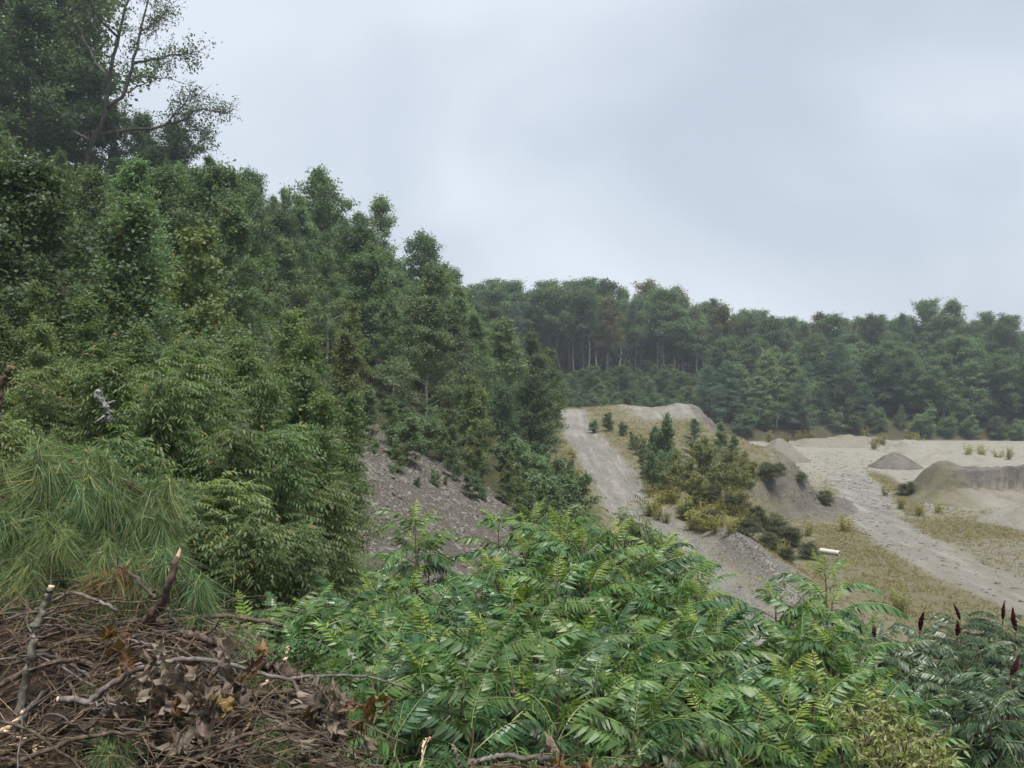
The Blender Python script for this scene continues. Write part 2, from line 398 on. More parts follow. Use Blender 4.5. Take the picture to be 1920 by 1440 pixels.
def height(X, Y, detail=True):
    X = np.asarray(X, dtype=float); Y = np.asarray(Y, dtype=float)
    n1 = vnoise(X, Y, 6.0, 1) - 0.5; n2 = vnoise(X, Y, 1.4, 9) - 0.5
    floor = 0.16 * n1 + 0.05 * n2
    zr = z_road(Y); xe = x_edge(Y) + 1.6 * n1
    wdrop = np.interp(Y, [48, 56, 66, 80, 95], [4.0, 2.8, 3.0, 5.0, 6.5])
    terr = zr * sstep(xe + wdrop + 1.5 * n1, xe, X) + (1.3 * n2 + .5 * (vnoise(X, Y, .5, 27) - .5)) * sstep(xe - .5, xe + 1, X) * sstep(xe + 5, xe + 3, X) * sstep(44, 52, Y)
    terr = terr * sstep(112, 104, Y) + 0.0
    terr += 0.75 * np.exp(-((X - (xe - 1.4)) / 1.5) ** 2) * sstep(40, 50, Y) * sstep(92, 80, Y) * (0.7 + n1)
    terr += 0.75 * np.exp(-((X - (9.3 + (40 - Y) * 0.09)) / 0.75) ** 2) * sstep(24, 30, Y) * sstep(43, 37, Y)
    terr += (0.75 * np.exp(-((X - 18.0) / 1.6) ** 2 - ((Y - 96) / 4.0) ** 2) + 0.5 * n2 * sstep(9, 12, X) * sstep(30, 24, X) * sstep(84, 90, Y) * sstep(108, 102, Y) + 0.35 * np.exp(-((X - 12.5) / 3.5) ** 2 - ((Y - 100) / 3.0) ** 2))
    terr += 0.25 * n1 * sstep(7.5, 9.5, X) * sstep(xe + 6, xe + 2, X)
    rut = np.abs(X - x_haul(Y))
    terr -= 0.05 * np.exp(-((rut - 0.95) / 0.28) ** 2) * 2.0
    rut2 = np.abs(X - x_pitroad(Y))
    floor = floor - 0.05 * np.exp(-((rut2 - 0.8) / 0.25) ** 2) - 0.06 * sstep(2.4, 1.2, rut2)
    base = np.maximum(floor + 0 * terr, terr + 0.4 * floor)
    up = np.maximum(0.0, x_toe(Y) - X)
    raw = zr + 0.60 * up - 2.0 * np.maximum(0.0, X - x_toe(Y))
    raw = np.where(raw > 21, 21 + (raw - 21) * 0.45, raw)
    hill = raw + (1.1 * n1 + 0.35 * n2) * np.clip(up / 5, 0, 1) - 0.4
    s = np.maximum(0.0, Y - y_far(X))
    Hr = np.interp(X, [-40, 0, 22, 40, 70, 110, 200], [24, 15.5, 12, 10.2, 8.6, 7.6, 7.0])
    far = Hr * (1 - np.exp(-0.27 * s / Hr)) + 0.09 * np.clip(s - 62, 0, 60) + np.interp(X, [16, 26, 40, 52], [0, .7, .8, 1.5]) * sstep(0.2, 3.5, s) + (1.2 * n1 + 0.3 * n2) * np.clip(s / 8, 0, 1)
    ye = 3.62 + 0.15 * n1 + np.interp(X, [-6, -1.6, -0.5], [1.6, 1.0, 0.0])
    dd = np.maximum(0.0, Y - ye)
    bluff = 7.4 - 0.95 * np.minimum(dd, 1.6) - 0.50 * np.maximum(0.0, dd - 1.6) + 0.12 * n2 * sstep(0, 1.5, dd)
    z = smax(base, hill, 0.5)
    z = smax(z, far, 0.4)
    z = smax(z, bluff, 0.5)
    return z

def ground_z(x, y): return float(height(np.array([x]), np.array([y]))[0])

def ground_hit(px, py, dmax=320.0):
    """where the ray of a photo pixel meets the ground"""
    d = np.concatenate([np.arange(3, 60, 0.1), np.arange(60, dmax, 0.25)])
    X = (px - CX) / F * d
    z = CAMZ - (py - CY) / F * d
    h = height(X, d)
    k = np.argmax(h >= z)
    return (X[k], d[k], h[k])

def axis(*segs):
    a = []
    for lo, hi, st in segs:
        a.append(np.arange(lo, hi, st))
    return np.concatenate(a)
xs = axis((-400, -120, 20), (-120, -45, 3), (-45, -12, 0.8), (-12, 32, 0.3), (32, 64, 0.5), (64, 120, 1.5), (120, 500, 20))
ys = axis((-60, -4, 4), (-4, 14, 0.4), (14, 70, 0.3), (70, 122, 0.45), (122, 180, 1.5), (180, 260, 8), (260, 900, 60))
GX, GY = np.meshgrid(xs, ys)
GZ = height(GX, GY)
nzA = vnoise(GX, GY, 9.0, 31); nzB = vnoise(GX, GY, 3.0, 41); nzC = vnoise(GX, GY, 20.0, 51)
up = np.maximum(0, x_toe(GY) - GX)
hillw = sstep(0.4, 1.6, up)
farw = sstep(-0.5, 0.8, GY - y_far(GX))
bluffw = sstep(16, 13.5, GY)
scree_line = np.abs((GX - np.interp(GY, [15, 20, 30, 37, 44], [-3.4, -3.6, -4.6, -3.2, -1.0])))
screew = sstep(4.6, 3.4, scree_line + 1.2 * (nzB - 0.5)) * sstep(14.5, 16.5, GY) * sstep(43, 38, GY) * sstep(0.0, 0.6, up)
haul_d = np.abs(GX - x_haul(GY)); haulw = sstep(2.1, 1.1, haul_d) * sstep(101, 96, GY) * sstep(12, 16, GY)
pit_d = np.abs(GX - x_pitroad(GY)); pitw = sstep(2.2, 1.1, pit_d) * sstep(110, 80, GY)
onterr = sstep(0.0, 0.7, x_edge(GY) + 5.0 - GX) * (1 - hillw)
bank = sstep(-0.6, 0.6, GX - x_edge(GY)) * sstep(6.2, 4.8, GX - x_edge(GY)) * sstep(50, 56, GY)
gravel_berm = np.exp(-((GX - (9.6 + (40 - GY) * 0.09)) / 1.5) ** 2) * sstep(22, 27, GY) * sstep(43, 38, GY)
floorw = 1 - np.clip(onterr + hillw + farw, 0, 1)
g_floor = np.interp(GY, [20, 36, 46, 58, 66, 75, 90], [0.55, 0.78, 0.86, 0.74, 0.55, 0.26, 0.12])
right = sstep(-1, 1.5, GX - x_pitroad(GY))
g_right = np.interp(GY, [20, 42, 46.5, 49, 53, 55, 58, 70], [0.42, 0.42, 0.5, 0.95, 0.9, 0.5, 0.25, 0.12])
g_right = np.maximum(g_right, 0.95 * np.exp(-((pit_d - 2.8) / 1.0) ** 2) * sstep(52, 58, GY) * sstep(84, 76, GY))
grass = floorw * (g_floor * (1 - right) + g_right * right)
grass = np.maximum(grass, onterr * np.interp(GY, [20, 40, 80, 96], [0.45, 0.62, 0.72, 0.66]) * (1 - 0.9 * haulw))
grass *= (1 - 0.95 * pitw) * (1 - 0.8 * gravel_berm) * (1 - 0.55 * bank) * (1 - hillw) * (1 - farw)
sand = floorw * np.interp(GY, [30, 50, 62, 78], [0.25, 0.45, 0.6, 0.95]) + onterr * haulw * 0.45
bench = sstep(10.5, 14, GX) * sstep(32, 26, GX) * sstep(82, 90, GY) * sstep(112, 106, GY)
grass *= (1 - 0.75 * bench)
gravel = np.maximum.reduce([0.80 * haulw, 0.62 * bench, 0.95 * pitw * np.interp(GY, [40, 52, 58, 72, 82], [0.55, 0.6, 0.95, 0.95, 0.4]), gravel_berm])
soil = np.maximum(0.85 * bank, farw * sstep(10.5, 6.5, GY - y_far(GX)) * 0.95)
soil = np.maximum(soil, 0.5 * hillw * (1 - screew) * sstep(44, 34, GY) * sstep(-7.5, -5.5, GX))
litter = np.clip(np.maximum.reduce([hillw * (1 - screew) * np.maximum(sstep(30, 38, GY), sstep(-5.5, -7.5, GX)), farw * np.maximum(sstep(4.0, 7.0, GY - y_far(GX)), .62), bluffw * (1 - screew)]), 0, 1)
zA = np.stack([grass, gravel, sand, np.ones_like(grass)], -1).reshape(-1, 4)
zB = np.stack([soil, screew, litter, np.ones_like(grass)], -1).reshape(-1, 4)
V3 = np.stack([GX, GY, GZ], -1).reshape(-1, 3)
ny, nx = GX.shape
fi = (np.arange(ny - 1)[:, None] * nx + np.arange(nx - 1)[None, :])
QD = np.stack([fi, fi + 1, fi + nx + 1, fi + nx], -1).reshape(-1, 4)
def fc(a): return (a[:-1, :-1] + a[1:, 1:]).ravel() * 0.5
ZN = np.zeros(len(QD), dtype=int)                       # 0 pit floor
ZN[fc(onterr) > 0.5] = 1                                # embankment
ZN[(fc(haulw) > 0.5)] = 2
ZN[(fc(pitw) > 0.5) & (fc(floorw) > 0.3)] = 3
ZN[fc(hillw) > 0.5] = 4
ZN[fc(screew) > 0.5] = 5
ZN[fc(farw) > 0.5] = 6
ZN[(fc(bluffw) > 0.5)] = 7
zone_names = ["pit_floor", "embankment", "haul_road", "gravel_road", "hillside", "scree_slope", "far_hillside", "bluff"]
zone_labels = ["pale sandy gravel pit floor with patches of tan grass", "grassy embankment beside the upper dirt road", "pale dirt road climbing along the foot of the wooded hill",
               "grey gravel road curving across the pit floor", "steep wooded hillside rising on the left", "bare slope of loose grey slate flakes", "wooded hill closing the far side of the pit", "steep brushy bank below the viewpoint"]
ZONE = {}
for zi, zname in enumerate(zone_names):
    q = QD[ZN == zi]
    if not len(q): continue
    used, inv = np.unique(q.ravel(), return_inverse=True)
    me = np_mesh(zname, V3[used], [inv.reshape(-1, 4)], [M['ground']], None, True)
    for nm, arr in (("zoneA", zA), ("zoneB", zB)):
        a = me.color_attributes.new(nm, 'FLOAT_COLOR', 'POINT')
        a.data.foreach_set("color", arr[used].astype(np.float32).ravel())
    ob = link(bpy.data.objects.new(zname, me))
    tag(ob, zone_labels[zi], None, None, "structure")
    ZONE[zname] = ob

# ------------------------------------------------------------------ gravel piles and mounds (things standing on the pit floor)
def mound(name, label, cx, cy, wx, wy, hf, zone, res=46, group=None):
    u = np.linspace(-1, 1, res); U, W = np.meshgrid(u, u)
    X = cx + U * wx; Y = cy + W * wy
    h = hf(U, W, X, Y)
    base = height(X, Y)
    Z = base - 0.25 + np.maximum(h, 0) + np.where(h > 0.02, 0.25, 0)
    Z = base - 0.22 + np.maximum(h, 0) + 0.22 * sstep(0.0, 0.12, h)
    V = np.stack([X - cx, Y - cy, Z], -1).reshape(-1, 3)
    i = (np.arange(res - 1)[:, None] * res + np.arange(res - 1)[None, :])
    Q = np.stack([i, i + 1, i + res + 1, i + res], -1).reshape(-1, 4)
    keep = (h > -0.05)
    kq = (keep[:-1, :-1] | keep[1:, 1:] | keep[:-1, 1:] | keep[1:, :-1]).ravel()
    Q = Q[kq]
    used, inv = np.unique(Q.ravel(), return_inverse=True)
    me = np_mesh(name, V[used], [inv.reshape(-1, 4)], [M['ground']], None, True)
    zs = zone(U, W, h)
    for nm, arr in (("zoneA", zs[:3]), ("zoneB", zs[3:])):
        a = me.color_attributes.new(nm, 'FLOAT_COLOR', 'POINT')
        full = np.stack([np.broadcast_to(x, U.shape) for x in arr] + [np.ones_like(U)], -1).reshape(-1, 4)[used]
        a.data.foreach_set("color", full.astype(np.float32).ravel())
    o = bpy.data.objects.new(name, me); o.location = (cx, cy, 0)
    return tag(link(o), label, "gravel pile", group)

def cone_h(H, ax=0.0):
    def f(U, W, X, Y):
        r = np.sqrt((U + 0.12 * (vnoise(X, Y, 1.6, 3) - .5)) ** 2 + (W) ** 2)
        r = np.minimum(r, np.sqrt((U - .42) ** 2 * 1.3 + (W - .15) ** 2 * 1.2) + .36)
        return H * (1.02 - r * 1.15) * (1 + ax * U) + 0.30 * (vnoise(X, Y, 0.9, 5) - .5) + 0.12 * (vnoise(X, Y, .3, 6) - .5) - 0.25 * np.exp(-(r / 0.13) ** 2) * H * 0.3
    return f
mound("gravel_cone", "tall grey-brown gravel cone at the foot of the bench slope", 27.2, 90.5, 3.6, 3.4, cone_h(2.5), lambda U, W, h: (0.1 + 0 * U, 0.25 + 0 * U, 0.2 + 0 * U, 0.42 + 0 * U, 0, 0))
mound("gravel_cone", "small dark grey gravel cone beside the pit road", 36.3, 84.0, 2.9, 2.7, cone_h(1.6), lambda U, W, h: (0.15 + 0 * U, 0.2 + 0 * U, 0.0 * U, 0.9 + 0 * U, 0, 0))
def bank_h(U, W, X, Y):
    n = vnoise(X, Y, 2.6, 13) - .5; n3 = vnoise(X, Y, 0.7, 14) - .5; n4 = vnoise(X, Y, .3, 15, 2) - .5
    gul = np.abs(vnoise(X, Y * .3, 0.9, 19) - .5) * 2
    lip = -0.18 + 0.30 * n + 0.10 * np.sin(U * 8) + 0.06 * gul          # where the cut face stands
    crest = (2.3 + 1.3 * n + 0.35 * n3 + 0.2 * n4) * sstep(1.0, 0.45, W)
    fan = np.clip((W + 0.95) / np.maximum(lip + 0.95, .2), 0, 1) ** 1.4 * (0.95 + 0.7 * n3 + .25 * n4)
    h = np.where(W > lip, crest, fan) * 1.0
    return h * sstep(-1.0, -0.72, U + .15 * n) * sstep(1.02, 0.75, U) - 0.02
mound("eroded_bank", "long eroded dark sand bank beyond the pit road", 39.8, 62.5, 12.0, 5.0, bank_h,
      lambda U, W, h: (0.5 * sstep(-0.62, -0.8, U) + 0.12, 0.1 + 0 * U, 0.5 * sstep(0.5, 0.0, h) + 0.3, 1.05 * sstep(0.75, 1.1, h) * sstep(2.9, 2.2, h) + 0.15, 0, 0), 190)
def low_h(H, seed):
    def f(U, W, X, Y):
        r = np.sqrt(U ** 2 + W ** 2) + 0.3 * (vnoise(X, Y, 3.0, seed) - .5)
        return H * sstep(1.0, 0.30, r) * (1 + 0.9 * (vnoise(X, Y, 2.2, seed + 3) - .5)) + 0.35 * H * (vnoise(X, Y, .7, seed + 5) - .5) * sstep(1.0, 0.6, r) - 0.02
    return f
pale = lambda U, W, h: (0.16 + 0 * U, 0.15 + 0 * U, 0.95 + 0 * U, 0.05 + 0 * U, 0, 0)
grey = lambda U, W, h: (0.25 + 0 * U, 0.30 + 0 * U, 0.45 + 0 * U, 0.35 + 0 * U, 0, 0)
mound("sand_mound", "broad smooth pale sand mound in front of the eroded bank", 36.0, 52.0, 9.0, 4.4, low_h(2.1, 61), pale, 70)
mound("sand_mound", "flat-topped pale mound at the far left of the sandy flat", 41.5, 110.0, 8.5, 5.0, low_h(1.0, 67), grey, 60)
mound("sand_mound", "weedy pale mound at the far side of the sandy flat", 45.5, 101.0, 4.6, 4.2, low_h(1.25, 71), pale, 50)
mound("sand_mound", "low rippled sand ridge by the dark far bank", 55.0, 97.0, 9.0, 4.0, low_h(0.9, 77), pale, 60)
mound("sand_mound", "low pale ridge beside the dark grey cone", 44.0, 88.0, 6.5, 3.0, low_h(0.75, 83), pale, 50)

# ------------------------------------------------------------------ white culvert pipe on the grass
def pipe():
    a = np.array(ground_hit(1539, 1037)); b = a + np.array([0.66, -0.72, 0.0]); b[2] = ground_z(b[0], b[1])
    n, k = 20, 20
    mb = MB()
    ax = unit(b - a); side = unit(np.cross(ax, [0, 0, 1])); upv = np.cross(side, ax)
    for r, flip in ((0.125, False), (0.105, True)):
        an = np.arange(n) / n * 2 * np.pi
        V = []
        for t in np.linspace(0, 1, k):
            c = a + (b - a) * t + np.array([0, 0, 0.12])
            rr = r + (0.006 * math.cos(t * k * 3.1) if not flip else 0)
            V.append(c + rr * (np.cos(an)[:, None] * side + np.sin(an)[:, None] * upv))
        V = np.vstack(V)
        i = np.arange(k - 1)[:, None] * n; j = np.arange(n)[None, :]
        Q = np.stack([i + j, i + (j + 1) % n, i + n + (j + 1) % n, i + n + j], -1).reshape(-1, 4)
        mb.add(V, Q)
    for e in (0, (k - 1) * n):
        j = np.arange(n)
        mb.Q.append(np.stack([e + j, e + (j + 1) % n, e + k * n + (j + 1) % n, e + k * n + j], -1))
    m, nt = new_mat('white_plastic')
    out = node(nt, "ShaderNodeOutputMaterial"); bs = node(nt, "ShaderNodeBsdfPrincipled")
    nz = node(nt, "ShaderNodeTexNoise"); nz.inputs["Scale"].default_value = 5
    bs.inputs["Roughness"].default_value = 0.45
    nt.links.new(mix_rgb(nt, nz.outputs["Fac"], (0.56, 0.55, 0.50), (0.38, 0.35, 0.28)), bs.inputs["Base Color"])
    nt.links.new(bs.outputs[0], out.inputs["Surface"])
    o = mb.obj("culvert_pipe", [m], None, True)
    tag(o, "short white plastic drain pipe lying on the tan grass", "pipe")
pipe()

# ------------------------------------------------------------------ leaves and trees
def leaf_cards(mb, rng, Pn, dirs, nrm, length, width, lvv, shape=4, droop=0.15):
    """n leaves at points Pn: shape 4 = rhombus, 6 = lance shape with a bend"""
    n = len(Pn)
    d = unit(dirs); nn = nrm - (nrm * d).sum(1, keepdims=True) * d
    nn = unit(nn); s = np.cross(d, nn)
    l = np.broadcast_to(np.asarray(length), (n,))[:, None]; w = np.broadcast_to(np.asarray(width), (n,))[:, None]
    if shape == 4:
        b = Pn; t = Pn + d * l - nn * l * droop
        a1 = Pn + d * l * 0.45 + s * w * 0.5 + nn * l * 0.06; a2 = Pn + d * l * 0.45 - s * w * 0.5 + nn * l * 0.06
        V = np.stack([b, a1, t, a2], 1).reshape(-1, 3)
        i = np.arange(n)[:, None] * 4
        T = np.concatenate([i + np.array([[0, 1, 2]]), i + np.array([[0, 2, 3]])])
        mb.add(V, None, T, np.repeat(lvv, 4))
    else:
        b = Pn
        p1 = Pn + d * l * 0.30 + nn * l * 0.05; p2 = Pn + d * l * 0.66 - nn * l * droop * 0.35; t = Pn + d * l - nn * l * droop
        V = np.stack([b, p1 + s * w * .5, p1 - s * w * .5, p2 + s * w * .38, p2 - s * w * .38, t], 1).reshape(-1, 3)
        i = np.arange(n)[:, None] * 6
        Q = i + np.array([[1, 3, 4, 2]])
        T = np.concatenate([i + np.array([[0, 1, 2]]), i + np.array([[3, 5, 4]])])
        mb.add(V, Q, T, np.repeat(lvv, 6))

def curve_pts(p0, d0, length, n, bend, rng, wob=0.08):
    p = np.array(p0, dtype=float); d = unit(np.array(d0, dtype=float)); out = [p.copy()]
    for k in range(n):
        d = unit(d + np.array([0, 0, bend]) / n + rng.normal(0, wob, 3))
        p = p + d * length / n; out.append(p.copy())
    return np.array(out)

PROF = {
    'spire': lambda t: (1 - t) ** 0.9 * min(1, 0.60 + 1.7 * t) + 0.04,
    'birch': lambda t: 0.55 * (1 - t) ** 0.75 + 0.45 * np.sin(math.pi * min(1, t * 0.9 + 0.12)) ** 0.8,
    'dome': lambda t: max(0.25, np.sqrt(max(0, 1 - (max(0, t - 0.35) / 0.68) ** 2))) * (0.7 + 0.3 * min(1, t / 0.3)),
    'pine': lambda t: (1 - t) ** 0.8 * 0.95 + 0.08,
    'umbrella': lambda t: 0.55 + 0.45 * math.sin(math.pi * min(1, t)),
    'shrub': lambda t: math.sqrt(max(0.02, 1 - t * t)),
}

def make_tree(name, seed, H, cb, R, prof, nprim, nsec, nleaf, leaf, aspect, sigma, leafmat, barkmat, trunk_r=0.12, up=(0.3, 1.0), bend=0.15,
              lean=(0, 0), stems=1, shape=4, flat=0.65, upbias=1.25, droopdir=0.35, sides=5, hang=0.15, spread=0.25, frond=0, taper=0.0):
    rng = np.random.default_rng(seed)
    wood = MB(); lf = MB()
    C = []; CW = []; CD = []
    for st in range(stems):
        k = 9
        tt = np.linspace(0, 1, k)
        ang = st / max(1, stems) * 6.283 + rng.uniform(0, 1)
        sp = spread * H * (0.6 + 0.6 * rng.random()) if stems > 1 else 0
        Hs = H * (1 if st == 0 else rng.uniform(0.72, 1.0))
        wob = np.cumsum(rng.normal(0, 0.014 * H, (k, 2)), 0) * 0.7
        wob[0] = 0
        TP = np.stack([lean[0] * H * tt ** 1.2 + wob[:, 0] + math.cos(ang) * sp * tt, lean[1] * H * tt ** 1.2 + wob[:, 1] + math.sin(ang) * sp * tt, Hs * tt], -1)
        TP[0, 2] = -0.35
        wood.tube(TP, trunk_r * (1 - tt * 0.93) / (1 if stems == 1 else 1.5), sides + 1, rng.random())
        np_ = max(3, int(nprim / stems))
        for i in range(np_):
            t = (i + rng.random()) / np_
            h = cb + (1 - cb) * t * 0.97
            q = h * (k - 1); j = min(k - 2, int(q)); p0 = TP[j] + (TP[j + 1] - TP[j]) * (q - j)
            az = i * 2.399 + rng.uniform(-0.5, 0.5) + st
            el = up[0] + (up[1] - up[0]) * t + rng.normal(0, 0.12)
            Lp = R * PROF[prof](t) * rng.uniform(0.6, 1.2) * (1.0 if stems == 1 else 0.7)
            if Lp < 0.06 * R: Lp = 0.06 * R
            d0 = np.array([math.cos(az) * math.cos(el), math.sin(az) * math.cos(el), math.sin(el)])
            bp = curve_pts(p0, d0, Lp, 5, bend, rng)
            r0 = max(0.012, trunk_r * 0.42 * (1 - 0.7 * t))
            wood.tube(bp, np.linspace(r0, r0 * 0.25, 6), 4, rng.random(), False)
            for s in range(nsec):
                u = 0.25 + 0.75 * (s + rng.random()) / nsec
                q2 = min(4.999, u * 5); j2 = int(q2); pb = bp[j2] + (bp[j2 + 1] - bp[j2]) * (q2 - j2)
                dd = unit(bp[j2 + 1] - bp[j2])
                sd = unit(dd * 0.7 + rng.normal(0, 0.6, 3) * np.array([1, 1, flat]))
                Ls = (0.16 + 0.26 * rng.random()) * (0.35 * R + 0.65 * Lp) * (1.1 - 0.4 * u)
                pe = pb + sd * Ls + np.array([0, 0, bend * 0.15 * Ls])
                wood.tube(np.array([pb, (pb + pe) / 2 + rng.normal(0, 0.03, 3), pe]), np.array([r0 * 0.35, r0 * 0.25, r0 * 0.1]), 3, rng.random(), False)
                C += [pe, (pb + pe) / 2 + rng.normal(0, 0.05, 3)]; CW += [1.0, 0.6]; CD += [sd, sd]
            C.append(bp[-1]); CW.append(1.0); CD.append(unit(bp[-1] - bp[-2]))
        C.append(TP[-1]); CW.append(0.8); CD.append(np.array([0, 0, 1.0]))
    C = np.array(C); CW = np.array(CW) * rng.uniform(0.25, 1.6, len(C)); CD = np.array(CD)
    if frond:
        nf = nleaf // (2 * frond + 1)
        fi_ = rng.choice(len(C), nf, p=CW / CW.sum())
        fp = C[fi_] + rng.normal(0, sigma, (nf, 3))
        ow = np.zeros((nf, 3)); ow[:, :2] = fp[:, :2]; ow = unit(ow)
        fd = unit(rng.normal(0, .7, (nf, 3)) * np.array([1, 1, .4]) + ow * .8 + np.array([0, 0, .25]))
        FL = leaf * rng.uniform(2.2, 3.4, nf)
        flv = np.clip(rng.random(len(C))[fi_] * .5 + .5 * rng.random(nf), 0, 1)
        for j in range(2 * frond + 1):
            t = (j // 2 + 1) / (frond + .6); sg = (0 if j == 2 * frond else (-1 if j % 2 else 1))
            pp = fp + fd * (FL * t)[:, None]; pp[:, 2] -= .45 * FL * t * t
            sd = unit(np.cross(fd, np.array([0, 0, 1.0])))
            hang_v = rng.uniform(.25, .75, nf)[:, None]
            dr = unit(fd * .55 + sd * sg * 1.0 + np.array([0, 0, -1.0]) * hang_v)
            nr = unit(np.array([0, 0, 1.0]) + sd * sg * .5 + rng.normal(0, .25, (nf, 3)))
            ln = leaf * rng.uniform(.8, 1.15, nf)
            leaf_cards(lf, rng, pp, dr, nr, ln, ln * aspect, np.clip(flv + rng.normal(0, .08, nf), 0, 1), shape, hang)
        return {'H': H, 'wood': wood.mesh(name + "_trunk", [barkmat], True), 'leaf': lf.mesh(name + "_crown", [leafmat], False), 'R': R}
    idx = rng.choice(len(C), nleaf, p=CW / CW.sum())
    sg_ = sigma * (1 - taper * np.clip(C[idx, 2] / H, 0, 1))[:, None] * (1 + .35 * taper)
    off = rng.normal(0, 1, (nleaf, 3)) * sg_ * np.array([1, 1, flat])
    Pn = C[idx] + off + CD[idx] * rng.normal(0, sigma * 0.8, nleaf)[:, None]
    Pn[:, 2] = np.maximum(Pn[:, 2], 0.05)
    axisxy = np.stack([lean[0] * H * (Pn[:, 2] / H), lean[1] * H * (Pn[:, 2] / H)], -1)
    outw = np.zeros((nleaf, 3)); outw[:, :2] = Pn[:, :2] - axisxy; outw = unit(outw)
    nr = unit(rng.normal(0, 1, (nleaf, 3)) * 0.75 + np.array([0, 0, upbias]) + outw * 0.35)
    dr = unit(rng.normal(0, 1, (nleaf, 3)) + outw * 0.6 + np.array([0, 0, -droopdir]))
    base_lv = rng.random(len(C))
    lvv = np.clip(0.55 * base_lv[idx] + 0.45 * rng.random(nleaf), 0, 1)
    ln = leaf * rng.uniform(0.65, 1.25, nleaf)
    leaf_cards(lf, rng, Pn, dr, nr, ln, ln * aspect, lvv, shape, hang)
    wm = wood.mesh(name + "_trunk", [barkmat], True); lm = lf.mesh(name + "_crown", [leafmat], False)
    return {'H': H, 'wood': wm, 'leaf': lm, 'R': R}

PROTO = {}
def proto(key, n, **kw):
    PROTO[key] = [make_tree(key, 100 * len(PROTO) + i * 7 + 3, **kw) for i in range(n)]

proto('birch', 6, H=8, cb=0.10, R=2.35, prof='spire', nprim=42, nsec=5, nleaf=15000, leaf=0.12, aspect=0.7, sigma=0.20, leafmat=M['birch_leaf'], barkmat=M['birch_bark'], trunk_r=0.085, up=(0.25, 1.1), bend=0.35, upbias=1.1, taper=0.65)
proto('birch_yellow', 3, H=6, cb=0.05, R=2.1, prof='spire', nprim=30, nsec=5, nleaf=12000, leaf=0.115, aspect=0.7, sigma=0.16, leafmat=M['birch_yellow'], barkmat=M['grey_bark'], trunk_r=0.06, up=(0.3, 1.1), bend=0.35, stems=2, spread=0.10, taper=0.6)
proto('maple', 4, H=10, cb=0.18, R=3.1, prof='dome', nprim=34, nsec=6, nleaf=16000, leaf=0.18, aspect=0.8, sigma=0.26, leafmat=M['maple_leaf'], barkmat=M['dark_bark'], trunk_r=0.17, up=(0.15, 1.15), bend=0.2)
proto('tall_maple', 4, H=15, cb=0.50, R=3.4, prof='dome', nprim=26, nsec=6, nleaf=11000, leaf=0.25, aspect=0.8, sigma=0.36, leafmat=M['maple_leaf'], barkmat=M['grey_bark'], trunk_r=0.19, up=(0.25, 1.15), bend=0.2)
proto('tall_birch', 3, H=15, cb=0.45, R=2.4, prof='birch', nprim=26, nsec=5, nleaf=8000, leaf=0.22, aspect=0.8, sigma=0.32, leafmat=M['birch_leaf'], barkmat=M['birch_bark'], trunk_r=0.17, up=(0.35, 1.1), bend=0.3)
proto('turning', 2, H=13, cb=0.40, R=2.8, prof='dome', nprim=24, nsec=6, nleaf=9000, leaf=0.23, aspect=0.8, sigma=0.33, leafmat=M['turning_leaf'], barkmat=M['grey_bark'], trunk_r=0.16, up=(0.25, 1.1), bend=0.2)
proto('pine', 4, H=12, cb=0.10, R=3.0, prof='pine', nprim=54, nsec=6, nleaf=15000, leaf=0.24, aspect=0.20, sigma=0.20, leafmat=M['pine_needle'], barkmat=M['dark_bark'], trunk_r=0.16, up=(0.02, 0.6), bend=0.22, flat=0.28, droopdir=-0.25, hang=0.0)
proto('shrub', 4, H=2.6, cb=0.05, R=1.6, prof='spire', nprim=30, nsec=5, nleaf=6500, leaf=0.105, aspect=0.65, sigma=0.11, leafmat=M['birch_leaf'], barkmat=M['grey_bark'], trunk_r=0.035, up=(0.35, 1.15), bend=0.3, stems=3, spread=0.24, taper=.4)
proto('willow', 4, H=2.6, cb=0.04, R=1.45, prof='spire', nprim=36, nsec=4, nleaf=4200, leaf=0.13, aspect=0.5, sigma=0.10, leafmat=M['willow_leaf'], barkmat=M['grey_bark'], trunk_r=0.03, up=(0.5, 1.25), bend=0.3, stems=5, spread=0.30, taper=.4)
proto('heath', 3, H=1.2, cb=0.02, R=1.0, prof='shrub', nprim=20, nsec=5, nleaf=5000, leaf=0.085, aspect=0.5, sigma=0.10, leafmat=M['heath_leaf'], barkmat=M['dark_bark'], trunk_r=0.02, up=(0.3, 1.0), bend=0.3, stems=4, spread=0.3)
proto('cherry', 4, H=4.2, cb=0.06, R=1.5, prof='spire', nprim=40, nsec=5, nleaf=17000, leaf=0.085, aspect=0.26, sigma=0.09, frond=5, leafmat=M['cherry_leaf'], barkmat=M['dark_bark'], trunk_r=0.032, up=(0.35, 1.2), bend=0.2, shape=6, hang=0.25, stems=3, spread=0.13)
proto('near_birch', 3, H=5.0, cb=0.04, R=1.75, prof='spire', nprim=48, nsec=6, nleaf=24000, leaf=0.060, aspect=0.7, sigma=0.12, leafmat=M['birch_yellow'], barkmat=M['grey_bark'], trunk_r=0.035, up=(0.3, 1.15), bend=0.35, stems=2, spread=0.10, upbias=1.0, taper=0.6)
proto('under', 3, H=1.1, cb=0.05, R=0.8, prof='shrub', nprim=18, nsec=5, nleaf=4200, leaf=0.075, aspect=0.5, sigma=0.10, leafmat=M['under_leaf'], barkmat=M['dark_bark'], trunk_r=0.012, up=(0.5, 1.2), bend=0.1, stems=4, spread=0.3, shape=6)

